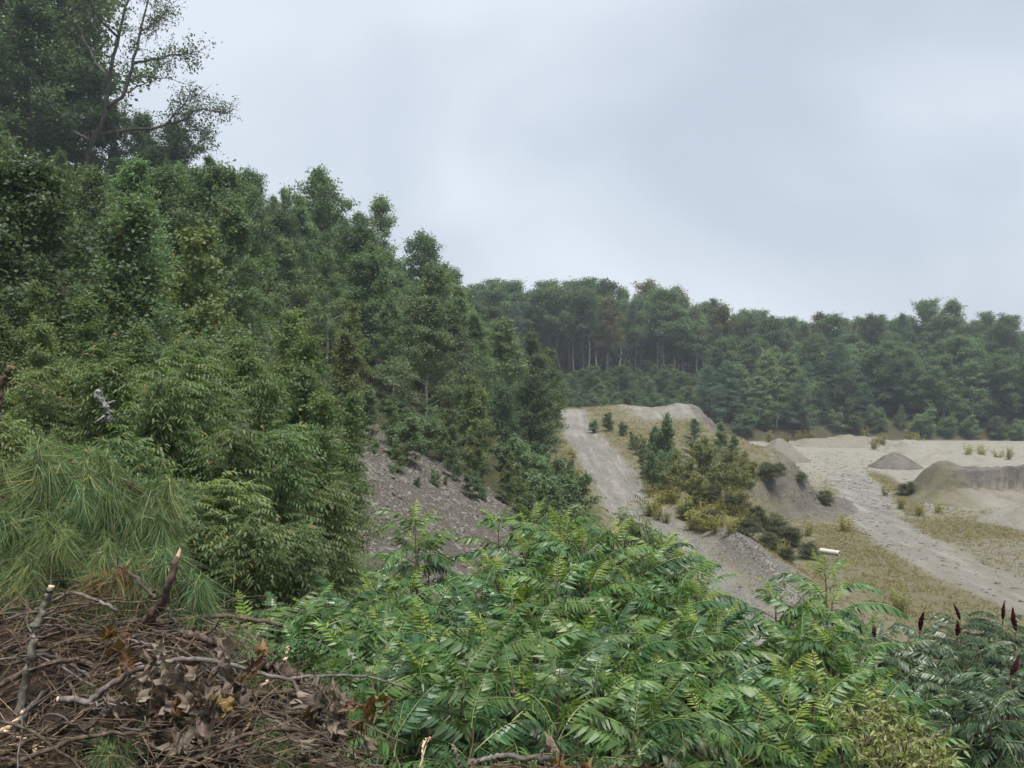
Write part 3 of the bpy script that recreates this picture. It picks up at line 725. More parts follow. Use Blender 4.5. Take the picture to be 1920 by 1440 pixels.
NAMES = {'birch': ('birch_tree', 'tree'), 'birch_yellow': ('young_birch', 'tree'), 'maple': ('broadleaf_tree', 'tree'), 'tall_maple': ('broadleaf_tree', 'tree'), 'tall_birch': ('birch_tree', 'tree'),
         'turning': ('broadleaf_tree', 'tree'), 'pine': ('pine_tree', 'tree'), 'shrub': ('shrub', 'shrub'), 'willow': ('willow_shrub', 'shrub'), 'heath': ('low_shrub', 'shrub'),
         'cherry': ('cherry_sapling', 'tree'), 'near_birch': ('young_birch', 'tree'), 'under': ('undergrowth_shrub', 'shrub')}
def plant(key, x, y, H, label, group=None, wide=1.0, rz=None, var=None, z=None):
    pr = PROTO[key][rnd.randrange(len(PROTO[key])) if var is None else var % len(PROTO[key])]
    s = H / pr['H']
    nm, cat = NAMES[key]
    zz = ground_z(x, y) if z is None else z
    r = empty(nm, (x, y, zz - 0.03), rnd.uniform(0, 6.28) if rz is None else rz, (s * wide, s * wide, s))
    tag(r, label, cat, group)
    link(bpy.data.objects.new("trunk", pr['wood']), r)
    c = link(bpy.data.objects.new("crown", pr['leaf']), r); c["kind"] = "stuff"
    return r

def hero(key, px, d, ytop, label, wide=1.0, group=None, **kw):
    """stand a plant at depth d on the ground under photo column px, as tall as its top in the photo"""
    x = (px - CX) / F * d
    z = ground_z(x, d)
    H = CAMZ + (CY - ytop) / F * d - z
    return plant(key, x, d, max(0.4, H), label, group, wide, **kw)

PLACED = []
def put(key, px, d, ytop, label, wide=1.0, group=None, **kw):
    PLACED.append(((px - CX) / F * d, d)); return hero(key, px, d, ytop, label, wide, group, **kw)

# --- the leaning oak on the skyline: its own limbs
def oak():
    rng = np.random.default_rng(5)
    d = 55.0
    p = lambda x, y, dd=0: P(x, y, d + dd)
    base = np.array([(135 - CX) / F * d, d, 0]); base[2] = ground_z(base[0], base[1])
    root = empty("oak_tree", tuple(base))
    tag(root, "tall open-crowned oak with leaning forked trunk against the sky", "tree")
    wood = MB(); lf = MB(); C = []
    limbs = [([p(135, 420), p(150, 345), p(172, 270), p(200, 205), p(205, 150), p(222, 70), p(240, 0), p(252, -70)], 0.21, 0.05, 0.55),
             ([p(200, 205), p(232, 178), p(250, 110), p(268, 40), p(285, -40)], 0.14, 0.04, 0.5),
             ([p(172, 255), p(235, 243, 1), p(300, 238, 2), p(340, 225, 2), p(365, 207, 3), p(400, 207, 3), p(430, 203, 3)], 0.13, 0.02, 0.35),
             ([p(250, 118), p(290, 112, -1), p(320, 105, -1), p(345, 100, -2), p(372, 96, -2)], 0.09, 0.015, 0.2),
             ([p(240, 175), p(262, 160), p(283, 152), p(300, 158)], 0.06, 0.012, 2),
             ([p(258, 142), p(290, 146), p(325, 150), p(352, 160)], 0.045, 0.01, 2),
             ([p(205, 150), p(175, 110, 2), p(150, 60, 3), p(135, 10, 4)], 0.12, 0.03, 0.4),
             ([p(172, 270), p(130, 240, 2), p(95, 200, 3), p(70, 150, 4)], 0.12, 0.03, 0.3),
             ([p(222, 70), p(190, 40, -2), p(165, 0, -3), p(150, -40, -4)], 0.09, 0.02, 0.3),
             ([p(262, 60), p(290, 45, 2), p(310, 25, 3), p(322, 8, 3)], 0.06, 0.012, 0.2),
             ([p(340, 225, 2), p(365, 240, 2), p(385, 250, 2), p(392, 258, 2)], 0.04, 0.01, 0.2),
             ([p(300, 238, 2), p(330, 215, 1), p(350, 190, 1), p(372, 178, 1)], 0.05, 0.01, 0.15),
             ([p(430, 203, 3), p(440, 196, 3), p(455, 190, 3)], 0.018, 0.006, 2), ([p(430, 203, 3), p(445, 207, 3), p(452, 206, 3)], 0.018, 0.006, 2)]
    for pts, r0, r1, lo in limbs:
        pts = np.array(pts) - base
        n = len(pts); t = np.linspace(0, n - 1, n * 3)
        sm = np.stack([np.interp(t, np.arange(n), pts[:, k]) for k in range(3)], -1)
        sm[1:-1] += rng.normal(0, 0.05, (len(sm) - 2, 3))
        wood.tube(sm, np.linspace(r0, r1, len(sm)), 7, rng.random())
        if lo > 1: continue
        for k in range(int(lo * len(sm)), len(sm)):
            for q in range(5):
                dv = unit(rng.normal(0, 1, 3)); ll = rng.uniform(0.4, 1.3)
                e = sm[k] + dv * ll
                wood.tube(np.array([sm[k], (sm[k] + e) / 2 + rng.normal(0, .05, 3), e]), np.array([0.022, 0.014, 0.006]), 3, 0.5, False)
                C += [e, sm[k] + dv * ll * 0.6]
    C = np.array(C); n = 6500
    idx = rng.integers(0, len(C), n)
    w = rng.uniform(0.3, 1, len(C)); idx = rng.choice(len(C), n, p=w / w.sum())
    Pn = C[idx] + rng.normal(0, 0.19, (n, 3)) * np.array([1, 1, .7])
    nr = unit(rng.normal(0, 1, (n, 3)) + [0, 0, .6]); dr = unit(rng.normal(0, 1, (n, 3)) + [0, 0, -.5])
    ln = 0.19 * rng.uniform(.6, 1.2, n)
    leaf_cards(lf, rng, Pn, dr, nr, ln, ln * 0.55, rng.random(n), 4, 0.2)
    wood.obj("trunk", [M['dark_bark']], root, True)
    c = lf.obj("crown", [M['oak_leaf']], root); c["kind"] = "stuff"
oak()
PLACED.append(((150 - CX) / F * 55, 55))

# --- individually placed trees (photo column, depth, photo row of the top)
H_ = [
 # skyline and upper hillside
 ('maple', 20, 60, -190, "huge dark broadleaf tree cut off by the photo's top left corner", 1.25),
 ('maple', 108, 64, -60, "dark broadleaf tree just behind the leaning oak's trunk", 1.1),
 ('maple', 60, 52, 30, "dark broadleaf tree at the left edge, lower than its huge neighbour", 1.2),
 ('maple', 205, 66, 205, "dark tree under the oak's fork, right of its trunk", 1.1),
 ('maple', 262, 68, 232, "dark tree under the start of the oak's long side limb", 1.1),
 ('maple', 85, 66, 60, "dark tree left of the oak's trunk, behind the lower one", 1.2),
 ('maple', 140, 74, 130, "dark tree filling the gap behind the oak's leaning trunk", 1.1),
 ('maple', 25, 70, 90, "dark tree in the deep wood at the left edge", 1.2),
 ('maple', 330, 62, 250, "dark rounded tree below the oak's long side limb", 1.15),
 ('birch', 400, 58, 292, "slim birch with pointed top just right of the dark rounded tree", 0.9),
 ('maple', 475, 66, 335, "mid-green rounded tree on the skyline between two slim birches", 1.0),
 ('birch', 530, 66, 352, "slim feathery birch on the skyline before the dark pointed tree", 0.9),
 ('maple', 600, 62, 345, "dark pointed tree standing highest on the middle of the skyline", 0.95),
 ('tall_birch', 678, 60, 400, "birch with bare white trunk showing below its crown on the skyline", 0.9),
 ('tall_birch', 722, 72, 372, "open-crowned pale tree rising above the skyline's downward step", 0.85),
 ('maple', 800, 78, 458, "dark oak-like tree where the skyline starts to drop", 0.9),
 ('maple', 848, 88, 520, "last dark tree of the hillside skyline before the far ridge", 0.9),
 # middle of the hillside
 ('birch', 105, 33, 285, "feathery birch rising in front of the oak's leaning trunk", 0.85),
 ('birch', 200, 37, 330, "pale birch below the foot of the leaning oak", 0.9),
 ('birch', 30, 30, 340, "birch filling the left edge halfway up the hillside", 1.0),
 ('maple', 280, 42, 360, "dark tree in the hollow under the rounded skyline tree", 1.0),
 ('birch', 390, 44, 365, "tall light green birch in the middle of the hillside", 1.1),
 ('birch', 455, 40, 425, "light green birch leaning over the middle hillside", 1.0),
 ('maple', 530, 50, 420, "dark crown wedged under the pointed skyline tree", 1.0),
 ('birch', 610, 52, 440, "soft green birch below the white-trunked skyline birch", 1.0),
 ('birch', 40, 22, 450, "bright birch at the left edge, lower hillside", 1.0),
 ('birch', 155, 24, 480, "birch with loose pale twigs on the lower left hillside", 0.95),
 ('birch', 310, 26, 505, "slender pale birch in front of the dark hollow", 0.85),
 ('birch', 235, 21, 545, "bushy birch left of the slender pale birch", 0.95),
 ('maple', 430, 33, 520, "dark bushy tree behind the slender pale birch", 1.0),
 ('birch', 505, 34, 560, "small birch beside the dark bushy tree", 0.95),
 ('birch_yellow', 655, 38, 575, "yellow-green birch column standing above the slate slope", 1.0),
 ('birch', 735, 46, 560, "dense green birch behind the yellow-green column", 1.05),
 ('birch', 795, 44, 560, "grey-green poplar with a straight pale trunk above the slate slope", 1.15),
 ('maple', 760, 50, 610, "dark understory tree between the poplar and yellow-green column", 1.0),
 ('birch', 880, 56, 590, "tall green birch right of the grey-green poplar", 1.2),
 ('birch', 935, 60, 600, "large round-headed birch clump above the dirt road", 1.5),
 ('birch', 985, 64, 625, "birch on the right shoulder of the round birch clump", 1.3),
 ('birch_yellow', 1030, 70, 652, "yellowing tree at the end of the hillside wood by the road", 1.15),
 ('maple', 1000, 54, 720, "dark shrubby tree at the wood's edge over the road", 1.2),
 ('maple', 940, 50, 740, "dark low tree under the round birch clump", 1.1),
 ('birch', 1025, 58, 740, "green birch leaning out over the dirt road", 1.2),
 ('maple', 870, 47, 730, "dark tree under the tall birch beside the poplar", 1.1),
 # front of the hillside, above and beside the slate slope
 ('birch_yellow', 748, 34, 822, "small bright birch growing alone on the slate slope", 1.2),
 ('birch_yellow', 668, 33, 765, "bright birch at the slate slope's upper left corner", 1.1),
 ('shrub', 700, 35, 820, "green shrub at the very top of the slate slope", 1.1),
 ('shrub', 782, 33, 908, "low shrub in the middle of the slate slope", 1.2),
 ('shrub', 885, 36, 885, "low shrub at the slate slope's right upper edge", 1.2),
 ('shrub', 815, 35, 880, "green shrub beside the poplar's foot on the slate", 1.1),
 ('shrub', 735, 33, 890, "low round shrub under the lone birch on the slate", 1.0),
 ('shrub', 850, 38, 832, "leafy shrub at the top of the slate slope, left of two", 0.9),
 ('birch_yellow', 900, 40, 800, "pale birch shrub at the wood's edge over the slate", 0.8),
 ('birch_yellow', 965, 41, 845, "pale green shrub above the sumac thicket's highest leaves", 0.9),
 ('shrub', 1010, 43, 870, "green shrub by the foot of the dirt road", 0.95),
 ('shrub', 905, 37, 905, "brownish low shrub at the slate's upper edge", 0.9),
 ('shrub', 835, 36, 895, "small shrub on the slate edge under the poplar", 0.8),
 ('shrub', 690, 40, 850, "shrub in the dark gap above the slate slope", 0.9),
 ('maple', 560, 36, 640, "dark tree at the upper end of the slate slope", 0.9),
 ('cherry', 1165, 13.5, 975, "dark leafy bush between the sumac thicket and the dirt road", 0.8),
 ('cherry', 1110, 13, 950, "dark bush just behind the sumac thicket's peak", 0.8),
]
for row in H_:
    put(row[0], row[1], row[2], row[3], row[4], row[5])

# --- near left: leafy saplings on the bank in front of the slate slope
NEAR = [
 ('near_birch', 628, 19, 745, "yellow-green young birch overhanging the left of the slate slope", 1.1),
 ('near_birch', 575, 18.5, 640, "tall young birch left of the slate slope", 1.1),
 ('near_birch', 500, 20, 590, "pale young birch behind the leafy saplings", 1.1),
 ('near_birch', 600, 16, 840, "leafy young birch at the slate slope's lower left edge", 1.2),
 ('near_birch', 545, 15.5, 745, "slim young birch between the slate slope and the saplings", 1.1),
 ('near_birch', 215, 17, 560, "yellow-green young birch up the bank behind the web", 1.1),
 ('near_birch', 120, 15, 600, "light young birch near the left edge", 1.1),
 ('near_birch', 405, 17.5, 650, "bushy pale birch in the left middle", 1.15),
 ('near_birch', 25, 16.5, 530, "tall light birch filling the left edge", 1.15),
 ('cherry', 440, 14.5, 690, "sapling with drooping leaves right of the dark-stemmed sapling", 1.15),
 ('cherry', 290, 12.5, 660, "dark-stemmed sapling with drooping leaves behind the pine bough", 1.15),
 ('cherry', 185, 13, 700, "sapling carrying a white caterpillar web", 1.15),
 ('cherry', 70, 12.5, 690, "drooping-leaved sapling at the left edge", 1.15),
 ('cherry', 370, 11.5, 780, "sapling with lance leaves just behind the pine bough's tip", 1.15),
 ('cherry', 490, 12.5, 800, "sapling with lance leaves left of the slate slope", 1.15),
 ('cherry', 240, 10.2, 800, "low leafy sapling above the arching pine bough", 1.15),
 ('cherry', 555, 12.5, 900, "leafy sapling beside the bottom of the slate slope", 1.2),
 ('cherry', 430, 9.8, 900, "low sapling right of the broken upright snag", 1.2),
 ('cherry', 10, 10.2, 770, "low sapling at the left edge above the pine needles", 1.15),
 ('cherry', 130, 10.5, 830, "low sapling behind the pine bough's arch", 1.2),
 ('cherry', 510, 10.4, 985, "lowest leafy sapling before the slate slope", 1.3),
 ('cherry', 345, 9.6, 900, "low sapling behind the broken upright snag", 1.2),
 ('cherry', 600, 13.0, 1010, "small leafy sapling at the slate slope's foot", 1.3),
 ('cherry', 330, 16, 620, "taller sapling up the bank in the left middle", 1.1),
]
for row in NEAR:
    put(row[0], row[1], row[2], row[3], row[4], row[5])

# --- fill the hillside wood
SKY = ([-400, -60, 40, 150, 260, 320, 400, 500, 600, 640, 700, 760, 830, 870, 920, 980, 1050, 1075], [-100, 150, 285, 310, 295, 285, 305, 352, 365, 395, 425, 470, 500, 545, 575, 625, 690, 745])
rngf = random.Random(21)
CW_ = {'birch': 'light green birch', 'maple': 'dark broadleaf tree', 'pine': 'dark pine', 'birch_yellow': 'yellow-green birch', 'tall_maple': 'tall dark broadleaf tree', 'tall_birch': 'tall pale-trunked birch', 'turning': 'tree with turning leaves', 'shrub': 'green shrub'}
def place_words(x, y, ztop):
    px = CX + x / y * F; py = CY - (ztop - CAMZ) / y * F
    return px, py, ("top " if py > 0 else "trunk ") + words_at(px, py if py > 0 else CY - (ztop * .6 - CAMZ) / y * F)
ONES = "zero one two three four five six seven eight nine ten eleven twelve thirteen fourteen fifteen sixteen seventeen eighteen nineteen".split()
TENS = "x x twenty thirty forty fifty sixty seventy eighty ninety".split()
def num(n):
    n = int(max(0, min(99, n)))
    return ONES[n] if n < 20 else TENS[n // 10] + ("-" + ONES[n % 10] if n % 10 else "")
def words_at(px, py): return "%s percent across, %s percent down" % (num(round(px / 19.2)), num(round(py / 14.4)))
USED = set()
def fill(n_try, region, gap, choose, skyline, jitter, where, group, hmin=2.2):
    made = 0
    for _ in range(n_try):
        x, y = region(rngf)
        px = CX + x / y * F
        if px < -40 or px > 2010: continue
        if any((x - a) ** 2 + (y - b) ** 2 < gap(y) ** 2 for a, b in PLACED): continue
        key, H, wide = choose(rngf, x, y, px)
        if key is None: continue
        z = ground_z(x, y)
        lim = CAMZ + (CY - (np.interp(px, *skyline) + rngf.uniform(*jitter))) / F * y - z
        H = min(H, lim)
        if H < hmin: continue
        qx, qy, words_ = place_words(x, y, z + H)
        if words_ in USED: continue
        USED.add(words_)
        PLACED.append((x, y))
        lab = "%s %s, %s" % (CW_[key], where, words_)
        plant(key, x, y, H, lab, group, wide)
        made += 1
    return made
def reg_hill(r):
    y = r.uniform(17, 104); return r.uniform(-0.60 * y, float(x_toe(y)) - 0.6), y
def ch_hill(r, x, y, px):
    if y < 42 and px > 520: return None, 0, 0
    if y < 30 and px > 400: return None, 0, 0
    k = r.random()
    if y > 50 and px < 330: return ('maple' if k < .75 else 'birch'), r.uniform(8, 12), r.uniform(.95, 1.25)
    if px > 900 and y < 60: return None, 0, 0
    if k < 0.66: return 'birch', r.uniform(5.5, 9.5), r.uniform(1.0, 1.4)
    if k < 0.86: return 'maple', r.uniform(5, 8.5), r.uniform(.9, 1.2)
    if k < 0.94: return 'birch_yellow', r.uniform(4, 6), r.uniform(.9, 1.2)
    return 'pine', r.uniform(5, 8), r.uniform(.8, 1.0)
n_h = fill(2600, reg_hill, lambda y: 1.75 + 0.013 * y, ch_hill, SKY, (0, 55), "in hillside wood", "trees of the steep hillside wood")

def reg_edge(r):
    y = r.uniform(35, 47); return r.uniform(-13, float(x_toe(y)) - .3), y
def ch_edge(r, x, y, px):
    if px < 540: return None, 0, 0
    return ('shrub' if r.random() < .7 else 'birch_yellow'), r.uniform(1.4, 3.0), r.uniform(.9, 1.3)
fill(900, reg_edge, lambda y: 1.35, ch_edge, ([500, 1100], [700, 760]), (0, 60), "above slate slope", "shrubs along the wood's lower edge", 1.0)

# --- far side of the pit
FAR = [
 ('pine', 1500, 106 + 12, 702, "broad pine with bright layered boughs at the foot of the far hill", 1.25),
 ('pine', 1545, 121, 715, "pine with layered boughs right beside the brightest pine", 1.1),
 ('pine', 1625, 120, 720, "dark layered pine at the middle of the far wood's foot", 1.1),
 ('pine', 1345, 158, 560, "tall dark pine rising out of the far ridge", 0.9),
 ('pine', 1060, 165, 528, "dark pine spire on the far ridge, left of its middle", 0.8),
 ('pine', 1105, 168, 522, "pale-tipped pine at the far ridge's highest point", 0.9),
 ('pine', 930, 170, 530, "feathery pine where the far ridge meets the hillside", 0.9),
 ('turning', 1275, 160, 550, "rust-tinged tree on the far ridge", 1.0),
 ('turning', 1215, 166, 538, "reddish-topped tree on the far ridge beside the rust-tinged one", 1.0),
 ('turning', 1540, 156, 594, "russet crown in the dip of the far ridge", 1.0),
 ('tall_maple', 1735, 150, 572, "round full crown standing above the far right ridge", 1.05),
 ('tall_birch', 1783, 148, 566, "pale round-topped tree standing highest on the far right ridge", 1.3),
 ('tall_maple', 1893, 142, 602, "broad dark crown at the right edge of the far ridge", 1.2),
 ('pine', 1690, 150, 588, "thin dark spruce left of the round full crown", 0.6),
 ('tall_maple', 1845, 150, 596, "small dark crown between the pale tree and the right edge", 0.9),
 ('birch', 1690, 119, 760, "pale rounded young tree at the far wood's foot", 1.3),
 ('birch', 1660, 118.5, 775, "small pale young tree left of the pale rounded one", 1.2),
 ('tall_birch', 1075, 152, 560, "white-trunked birch on the far ridge, leftmost of the bare trunks", 0.9),
 ('tall_birch', 1120, 154, 556, "white-trunked birch second from left on the far ridge", 0.9),
 ('tall_birch', 1190, 150, 556, "white forked birch in the middle of the far ridge's bare trunks", 0.95),
 ('tall_birch', 1230, 148, 552, "thick pale trunk below a spreading crown on the far ridge", 0.95),
 ('tall_birch', 1240, 149, 560, "thin pale trunk beside the thick one on the far ridge", 0.8),
 ('tall_birch', 1140, 156, 560, "thin pale trunk left of the forked birch on the far ridge", 0.8),
 ('tall_birch', 1172, 153, 562, "thin bare trunk touching the forked birch on the far ridge", 0.8),
]
for row in FAR:
    put(row[0], row[1], row[2], row[3], row[4], row[5])
put('maple', 1247, 172, 610, 'dark crown behind the thick pale trunk on the far ridge', 1.4)
put('maple', 1918, 152, 640, 'dark crown cut by the right edge below the far ridge', 1.5)
put('maple', 1880, 168, 625, 'dark crown behind the broad one at the far right', 1.4)
for k in range(13):
    px = 880 + k * 38
    put('maple', px, 190 + (k % 3) * 4, 622 + (k * 37) % 23, "dark crown deep behind the far trunks, " + words_at(px, 630), 1.5, "dark crowns deep in the far ridge wood")
for px, d, yt, lb in ((583, 37, 690, "birch at the top left of the slate slope"), (612, 40, 672, "birch just above the slate slope's upper end"), (640, 43, 700, "small birch above the slate slope beside the yellow-green column")):
    put('birch', px, d, yt, lb, 1.1)
FSKY = ([700, 870, 950, 1060, 1110, 1200, 1290, 1400, 1480, 1600, 1700, 1740, 1790, 1850, 1920, 2100], [545, 540, 533, 536, 532, 545, 562, 578, 600, 598, 596, 592, 590, 612, 606, 610])
def reg_ridge(r):
    y = r.uniform(143, 186); return r.uniform(-0.08 * y, 0.64 * y), y
def ch_ridge(r, x, y, px):
    k = r.random()
    if y > 165: return 'maple', r.uniform(8, 12), r.uniform(1.1, 1.4)
    if px > 1330 and k < .7: return ('maple' if k < .42 else 'birch'), r.uniform(10, 14), r.uniform(1.0, 1.3)
    if k < .60: return 'tall_maple', r.uniform(14, 18), r.uniform(.95, 1.25)
    if k < .76: return 'tall_birch', r.uniform(13, 17), r.uniform(.9, 1.2)
    if k < .86: return 'turning', r.uniform(13, 16), r.uniform(.9, 1.2)
    return 'pine', r.uniform(13, 17), r.uniform(.8, 1.0)
n_r = fill(2800, reg_ridge, lambda y: 3.3, ch_ridge, FSKY, (0, 42), "on far ridge", "tall trees of the far ridge", 5)
def reg_slope(r):
    x = r.uniform(3, 100); y0 = float(y_far(x)); return x, y0 + 3.0 + 32 * r.random() ** 1.25
def ch_slope(r, x, y, px):
    s = y - float(y_far(x)); k = r.random()
    if px < 1330: H = r.uniform(4.0, 6.0) if s > 14 else r.uniform(3.2, 5.5)
    else: H = r.uniform(6, 9) + 0.12 * s
    if k < .48: return 'birch', H, r.uniform(1.45, 1.95)
    if k < .82: return 'maple', H, r.uniform(1.15, 1.5)
    return 'pine', H * 1.05, r.uniform(1.2, 1.5)
n_s = fill(4200, reg_slope, lambda y: 2.6, ch_slope, ([800, 1000, 1310, 1400, 1500, 2100], [690, 690, 682, 610, 612, 615]), (0, 22), "on far slope", "young trees of the far slope", 1.8)
print("fill trees: hillside", n_h, "ridge", n_r, "slope", n_s)

# --- shrubs on the embankment between the roads
EMB = [
 ('shrub', 1242, 54, 785, "dark green birch shrub on the embankment, tallest of its clump", 0.75),
 ('birch', 1222, 56, 800, "slim young birch beside the tallest embankment shrub", 1.2),
 ('willow', 1320, 50, 822, "wide olive willow shrub in the middle of the embankment", 1.0),
 ('willow', 1372, 50, 845, "olive willow shrub at the embankment's lip over the pit", 1.0),
 ('willow', 1280, 49, 845, "olive willow shrub low on the embankment by the road", 1.0),
 ('willow', 1345, 46, 872, "low olive willow in front of the wide one", 1.2),
 ('pine', 1297, 57, 785, "small layered pine among the embankment shrubs", 1.3),
 ('birch', 1352, 55, 792, "pointed young birch right of the small pine", 1.2),
 ('willow', 1400, 52, 850, "grey-green willow at the right end of the embankment clump", 0.9),
 ('shrub', 1140, 78, 775, "round green shrub at the top of the dirt road", 1.2),
 ('shrub', 1113, 77, 787, "low dark shrub beside the upper dirt road", 1.4),
 ('shrub', 1168, 74, 792, "green shrub right of the round one by the upper road", 1.1),
 ('shrub', 1188, 66, 810, "shrub at the start of the embankment clump", 1.0),
 ('shrub', 1205, 60, 835, "shrub on the road side of the embankment clump", 1.0),
 ('shrub', 1212, 54, 868, "dark low shrub at the clump's road-side foot", 1.2),
 ('shrub', 1250, 52, 840, "dark shrub in the heart of the embankment clump", 1.0),
 ('willow', 1255, 47, 868, "olive willow at the clump's lower road-side corner", 1.0),
 ('willow', 1385, 48, 868, "olive willow at the clump's lower right corner", 1.1),
 ('willow', 1305, 45, 890, "lowest olive willow of the embankment clump", 1.2),
 ('birch', 1375, 54, 815, "thin pale birch rising at the clump's right", 1.2),
 ('shrub', 1228, 50, 845, "leafy shrub between the slim birch and the road", 0.9),
 ('willow', 1200, 63, 815, "upper olive willow beside the road", 1.0),
]
for row in EMB:
    put(row[0], row[1], row[2], row[3], row[4], row[5])

for px, py, H, wd, lab in [
 (1245, 908, .9, 1.2, "small dark bush on the grass by the dirt road"), (1330, 945, .8, 1.3, "low bush on the embankment's grassy slope, upper"), (1378, 965, .9, 1.4, "low dark bush on the embankment's grassy slope, middle"),
 (1415, 985, .85, 1.4, "dark bush mat above the white pipe, upper"), (1450, 1002, .95, 1.4, "dark bush mat above the white pipe, middle"), (1485, 1025, .9, 1.3, "dark bush mat above the white pipe, lower"),
 (1515, 1048, .7, 1.3, "dark bush at the slope's foot nearest the white pipe"), (1400, 1005, .9, 1.3, "dark bush just over the gravel berm"), (1440, 1030, .7, 1.3, "brownish bush beside the gravel berm's lower end"),
 (1475, 1052, .6, 1.3, "dark bush hanging over the gravel berm's foot"), (1290, 975, .7, 1.3, "small tan bush at the road's right edge"), (1328, 992, .8, 1.3, "small green bush at the top of the gravel berm"),
 (1545, 945, .8, 1.6, "dark bush on the eroded grey bank, right"), (1440, 905, 1.0, 1.5, "dark bush on the eroded grey bank, left"), (1500, 905, .6, 1.5, "small bush near the top of the eroded grey bank"),
 (1700, 930, .9, 1.4, "dark bush at the left end of the eroded sand bank"), (1460, 885, .5, 1.6, "tiny dark bush on the eroded grey bank's lip")]:
    x, y, z = ground_hit(px, py)
    plant('heath', x, y, H, lab, None, wd)
for k, (px, py) in enumerate([(1395, 815), (1440, 808), (1570, 808), (1600, 812), (1730, 815), (1775, 818), (1820, 822), (1870, 822), (1910, 826), (1640, 808), (1500, 806), (1060, 752), (1110, 754), (1160, 752), (1215, 752), (1270, 756), (1330, 775)]):
    x, y, z = ground_hit(px, py)
    if y < 98: y = float(y_far(x)) + 3; z = ground_z(x, y)
    plant('shrub', x, y, rnd.uniform(2.2, 3.6), "green bush skirting the far wood's foot, " + words_at(px, py), "bushes along the far wood's foot", rnd.uniform(1.2, 1.6))

# ------------------------------------------------------------------ weeds and grass
def weed_mesh(seed, n=20, H=0.9):
    rng = np.random.default_rng(seed); mb = MB(); sm = MB()
    Pn = []; D = []
    for k in range(n):
        a = rng.uniform(0, 6.28); tilt = rng.uniform(0.02, 0.4); h = H * rng.uniform(.5, 1.1)
        b = np.array([math.cos(a) * .14, math.sin(a) * .14, -0.03]) * rng.random()
        e = b + np.array([math.cos(a) * tilt * h, math.sin(a) * tilt * h, h])
        m = (b + e) / 2 + np.array([0, 0, .05])
        mb.tube(np.array([b, m, e]), np.array([.008, .006, .003]), 3, rng.random(), False)
        for q in range(16):
            t = rng.uniform(.15, 1); Pn.append(b + (e - b) * t); D.append([math.cos(a + rng.normal(0, 2)), math.sin(a + rng.normal(0, 2)), rng.uniform(-.1, .8)])
    Pn = np.array(Pn); D = np.array(D)
    leaf_cards(mb, rng, Pn, D, rng.normal(0, 1, Pn.shape) + [0, 0, .6], rng.uniform(.06, .16, len(Pn)), rng.uniform(.02, .04, len(Pn)), rng.random(len(Pn)), 4, .2)
    return mb.mesh("weed_stalks", [M['weed_leaf']])
WEEDS = [weed_mesh(s) for s in (1, 2, 3)]
def weed(px, py, size, label, group="tall yellowing weeds in the pit", lift=0.0):
    if label in USED: return None
    USED.add(label)
    x, y, z = ground_hit(px, py)
    o = bpy.data.objects.new("weed_clump", WEEDS[rnd.randrange(3)])
    o.location = (x, y, z + lift); o.scale = (size * 1.3, size * 1.3, size); o.rotation_euler = (0, 0, rnd.uniform(0, 6.28))
    tag(link(o), label, "weed", group); o["kind"] = "thing" if False else ""
    del o["kind"]
    return o
for px, py, s, lab in [
    (1585, 997, 1.1, "bright grass clump at the pit road's left edge"), (1650, 838, 2.0, "yellow-green weeds at the left foot of the weedy mound"), (1640, 843, 1.6, "yellow-green weeds in front of the weedy mound's foot"),
    (1705, 832, 2.0, "weeds on the weedy mound, left of two"), (1722, 836, 1.8, "weeds on the weedy mound, right of two"), (1620, 822, 1.8, "weeds on the flat-topped far mound"),
    (1500, 829, 1.8, "weeds on the skyline of the sandy flat, first"), (1520, 827, 1.6, "weeds on the skyline of the sandy flat, second"), (1475, 832, 1.6, "weeds right of the tall gravel cone"), (1440, 830, 1.8, "weeds left behind the tall gravel cone"),
    (1815, 856, 1.6, "tall weed stalks before the dark far bank, left"), (1840, 858, 1.6, "tall weed stalks before the dark far bank, middle"), (1890, 862, 1.5, "tall weed stalks before the dark far bank, right"), (1870, 864, 1.4, "tall weed stalks before the dark far bank, near right"),
    (1725, 968, 1.0, "pale green weeds at the foot of the eroded bank"), (1760, 962, 0.9, "small weeds between eroded bank and sand mound"), (1660, 930, 0.9, "weeds at the pit road's right edge"), (1690, 955, 0.9, "weeds just left of the eroded bank"),
    (1340, 1000, 0.9, "yellow weeds at the road's right edge, near"), (1290, 960, 0.8, "yellow weeds at the road's right edge, far"), (1370, 1000, 0.9, "yellow weeds at the top of the gravel berm"), (1515, 1005, 0.9, "tan weeds behind the dark bush mat"),
    (1080, 895, 0.9, "tan weeds at the left edge of the dirt road"), (1075, 930, 0.8, "tan weeds at the road's left edge, nearer"), (1690, 1150, 1.0, "yellow-flowered weed behind the red-coned sumac"),
    (1415, 985, 0.8, "yellow weeds among the dark bushes"), (1450, 1035, 0.9, "tan weeds behind the gravel berm"), (1470, 1045, 0.9, "tan weeds right of the gravel berm"),
    (1250, 930, 0.8, "green weeds at the embankment clump's foot"), (1310, 925, 0.9, "yellow-green weeds on the embankment below the willows"), (1380, 925, 0.9, "tall yellow-green weeds on the embankment's lip")]:
    weed(px, py, s, lab)

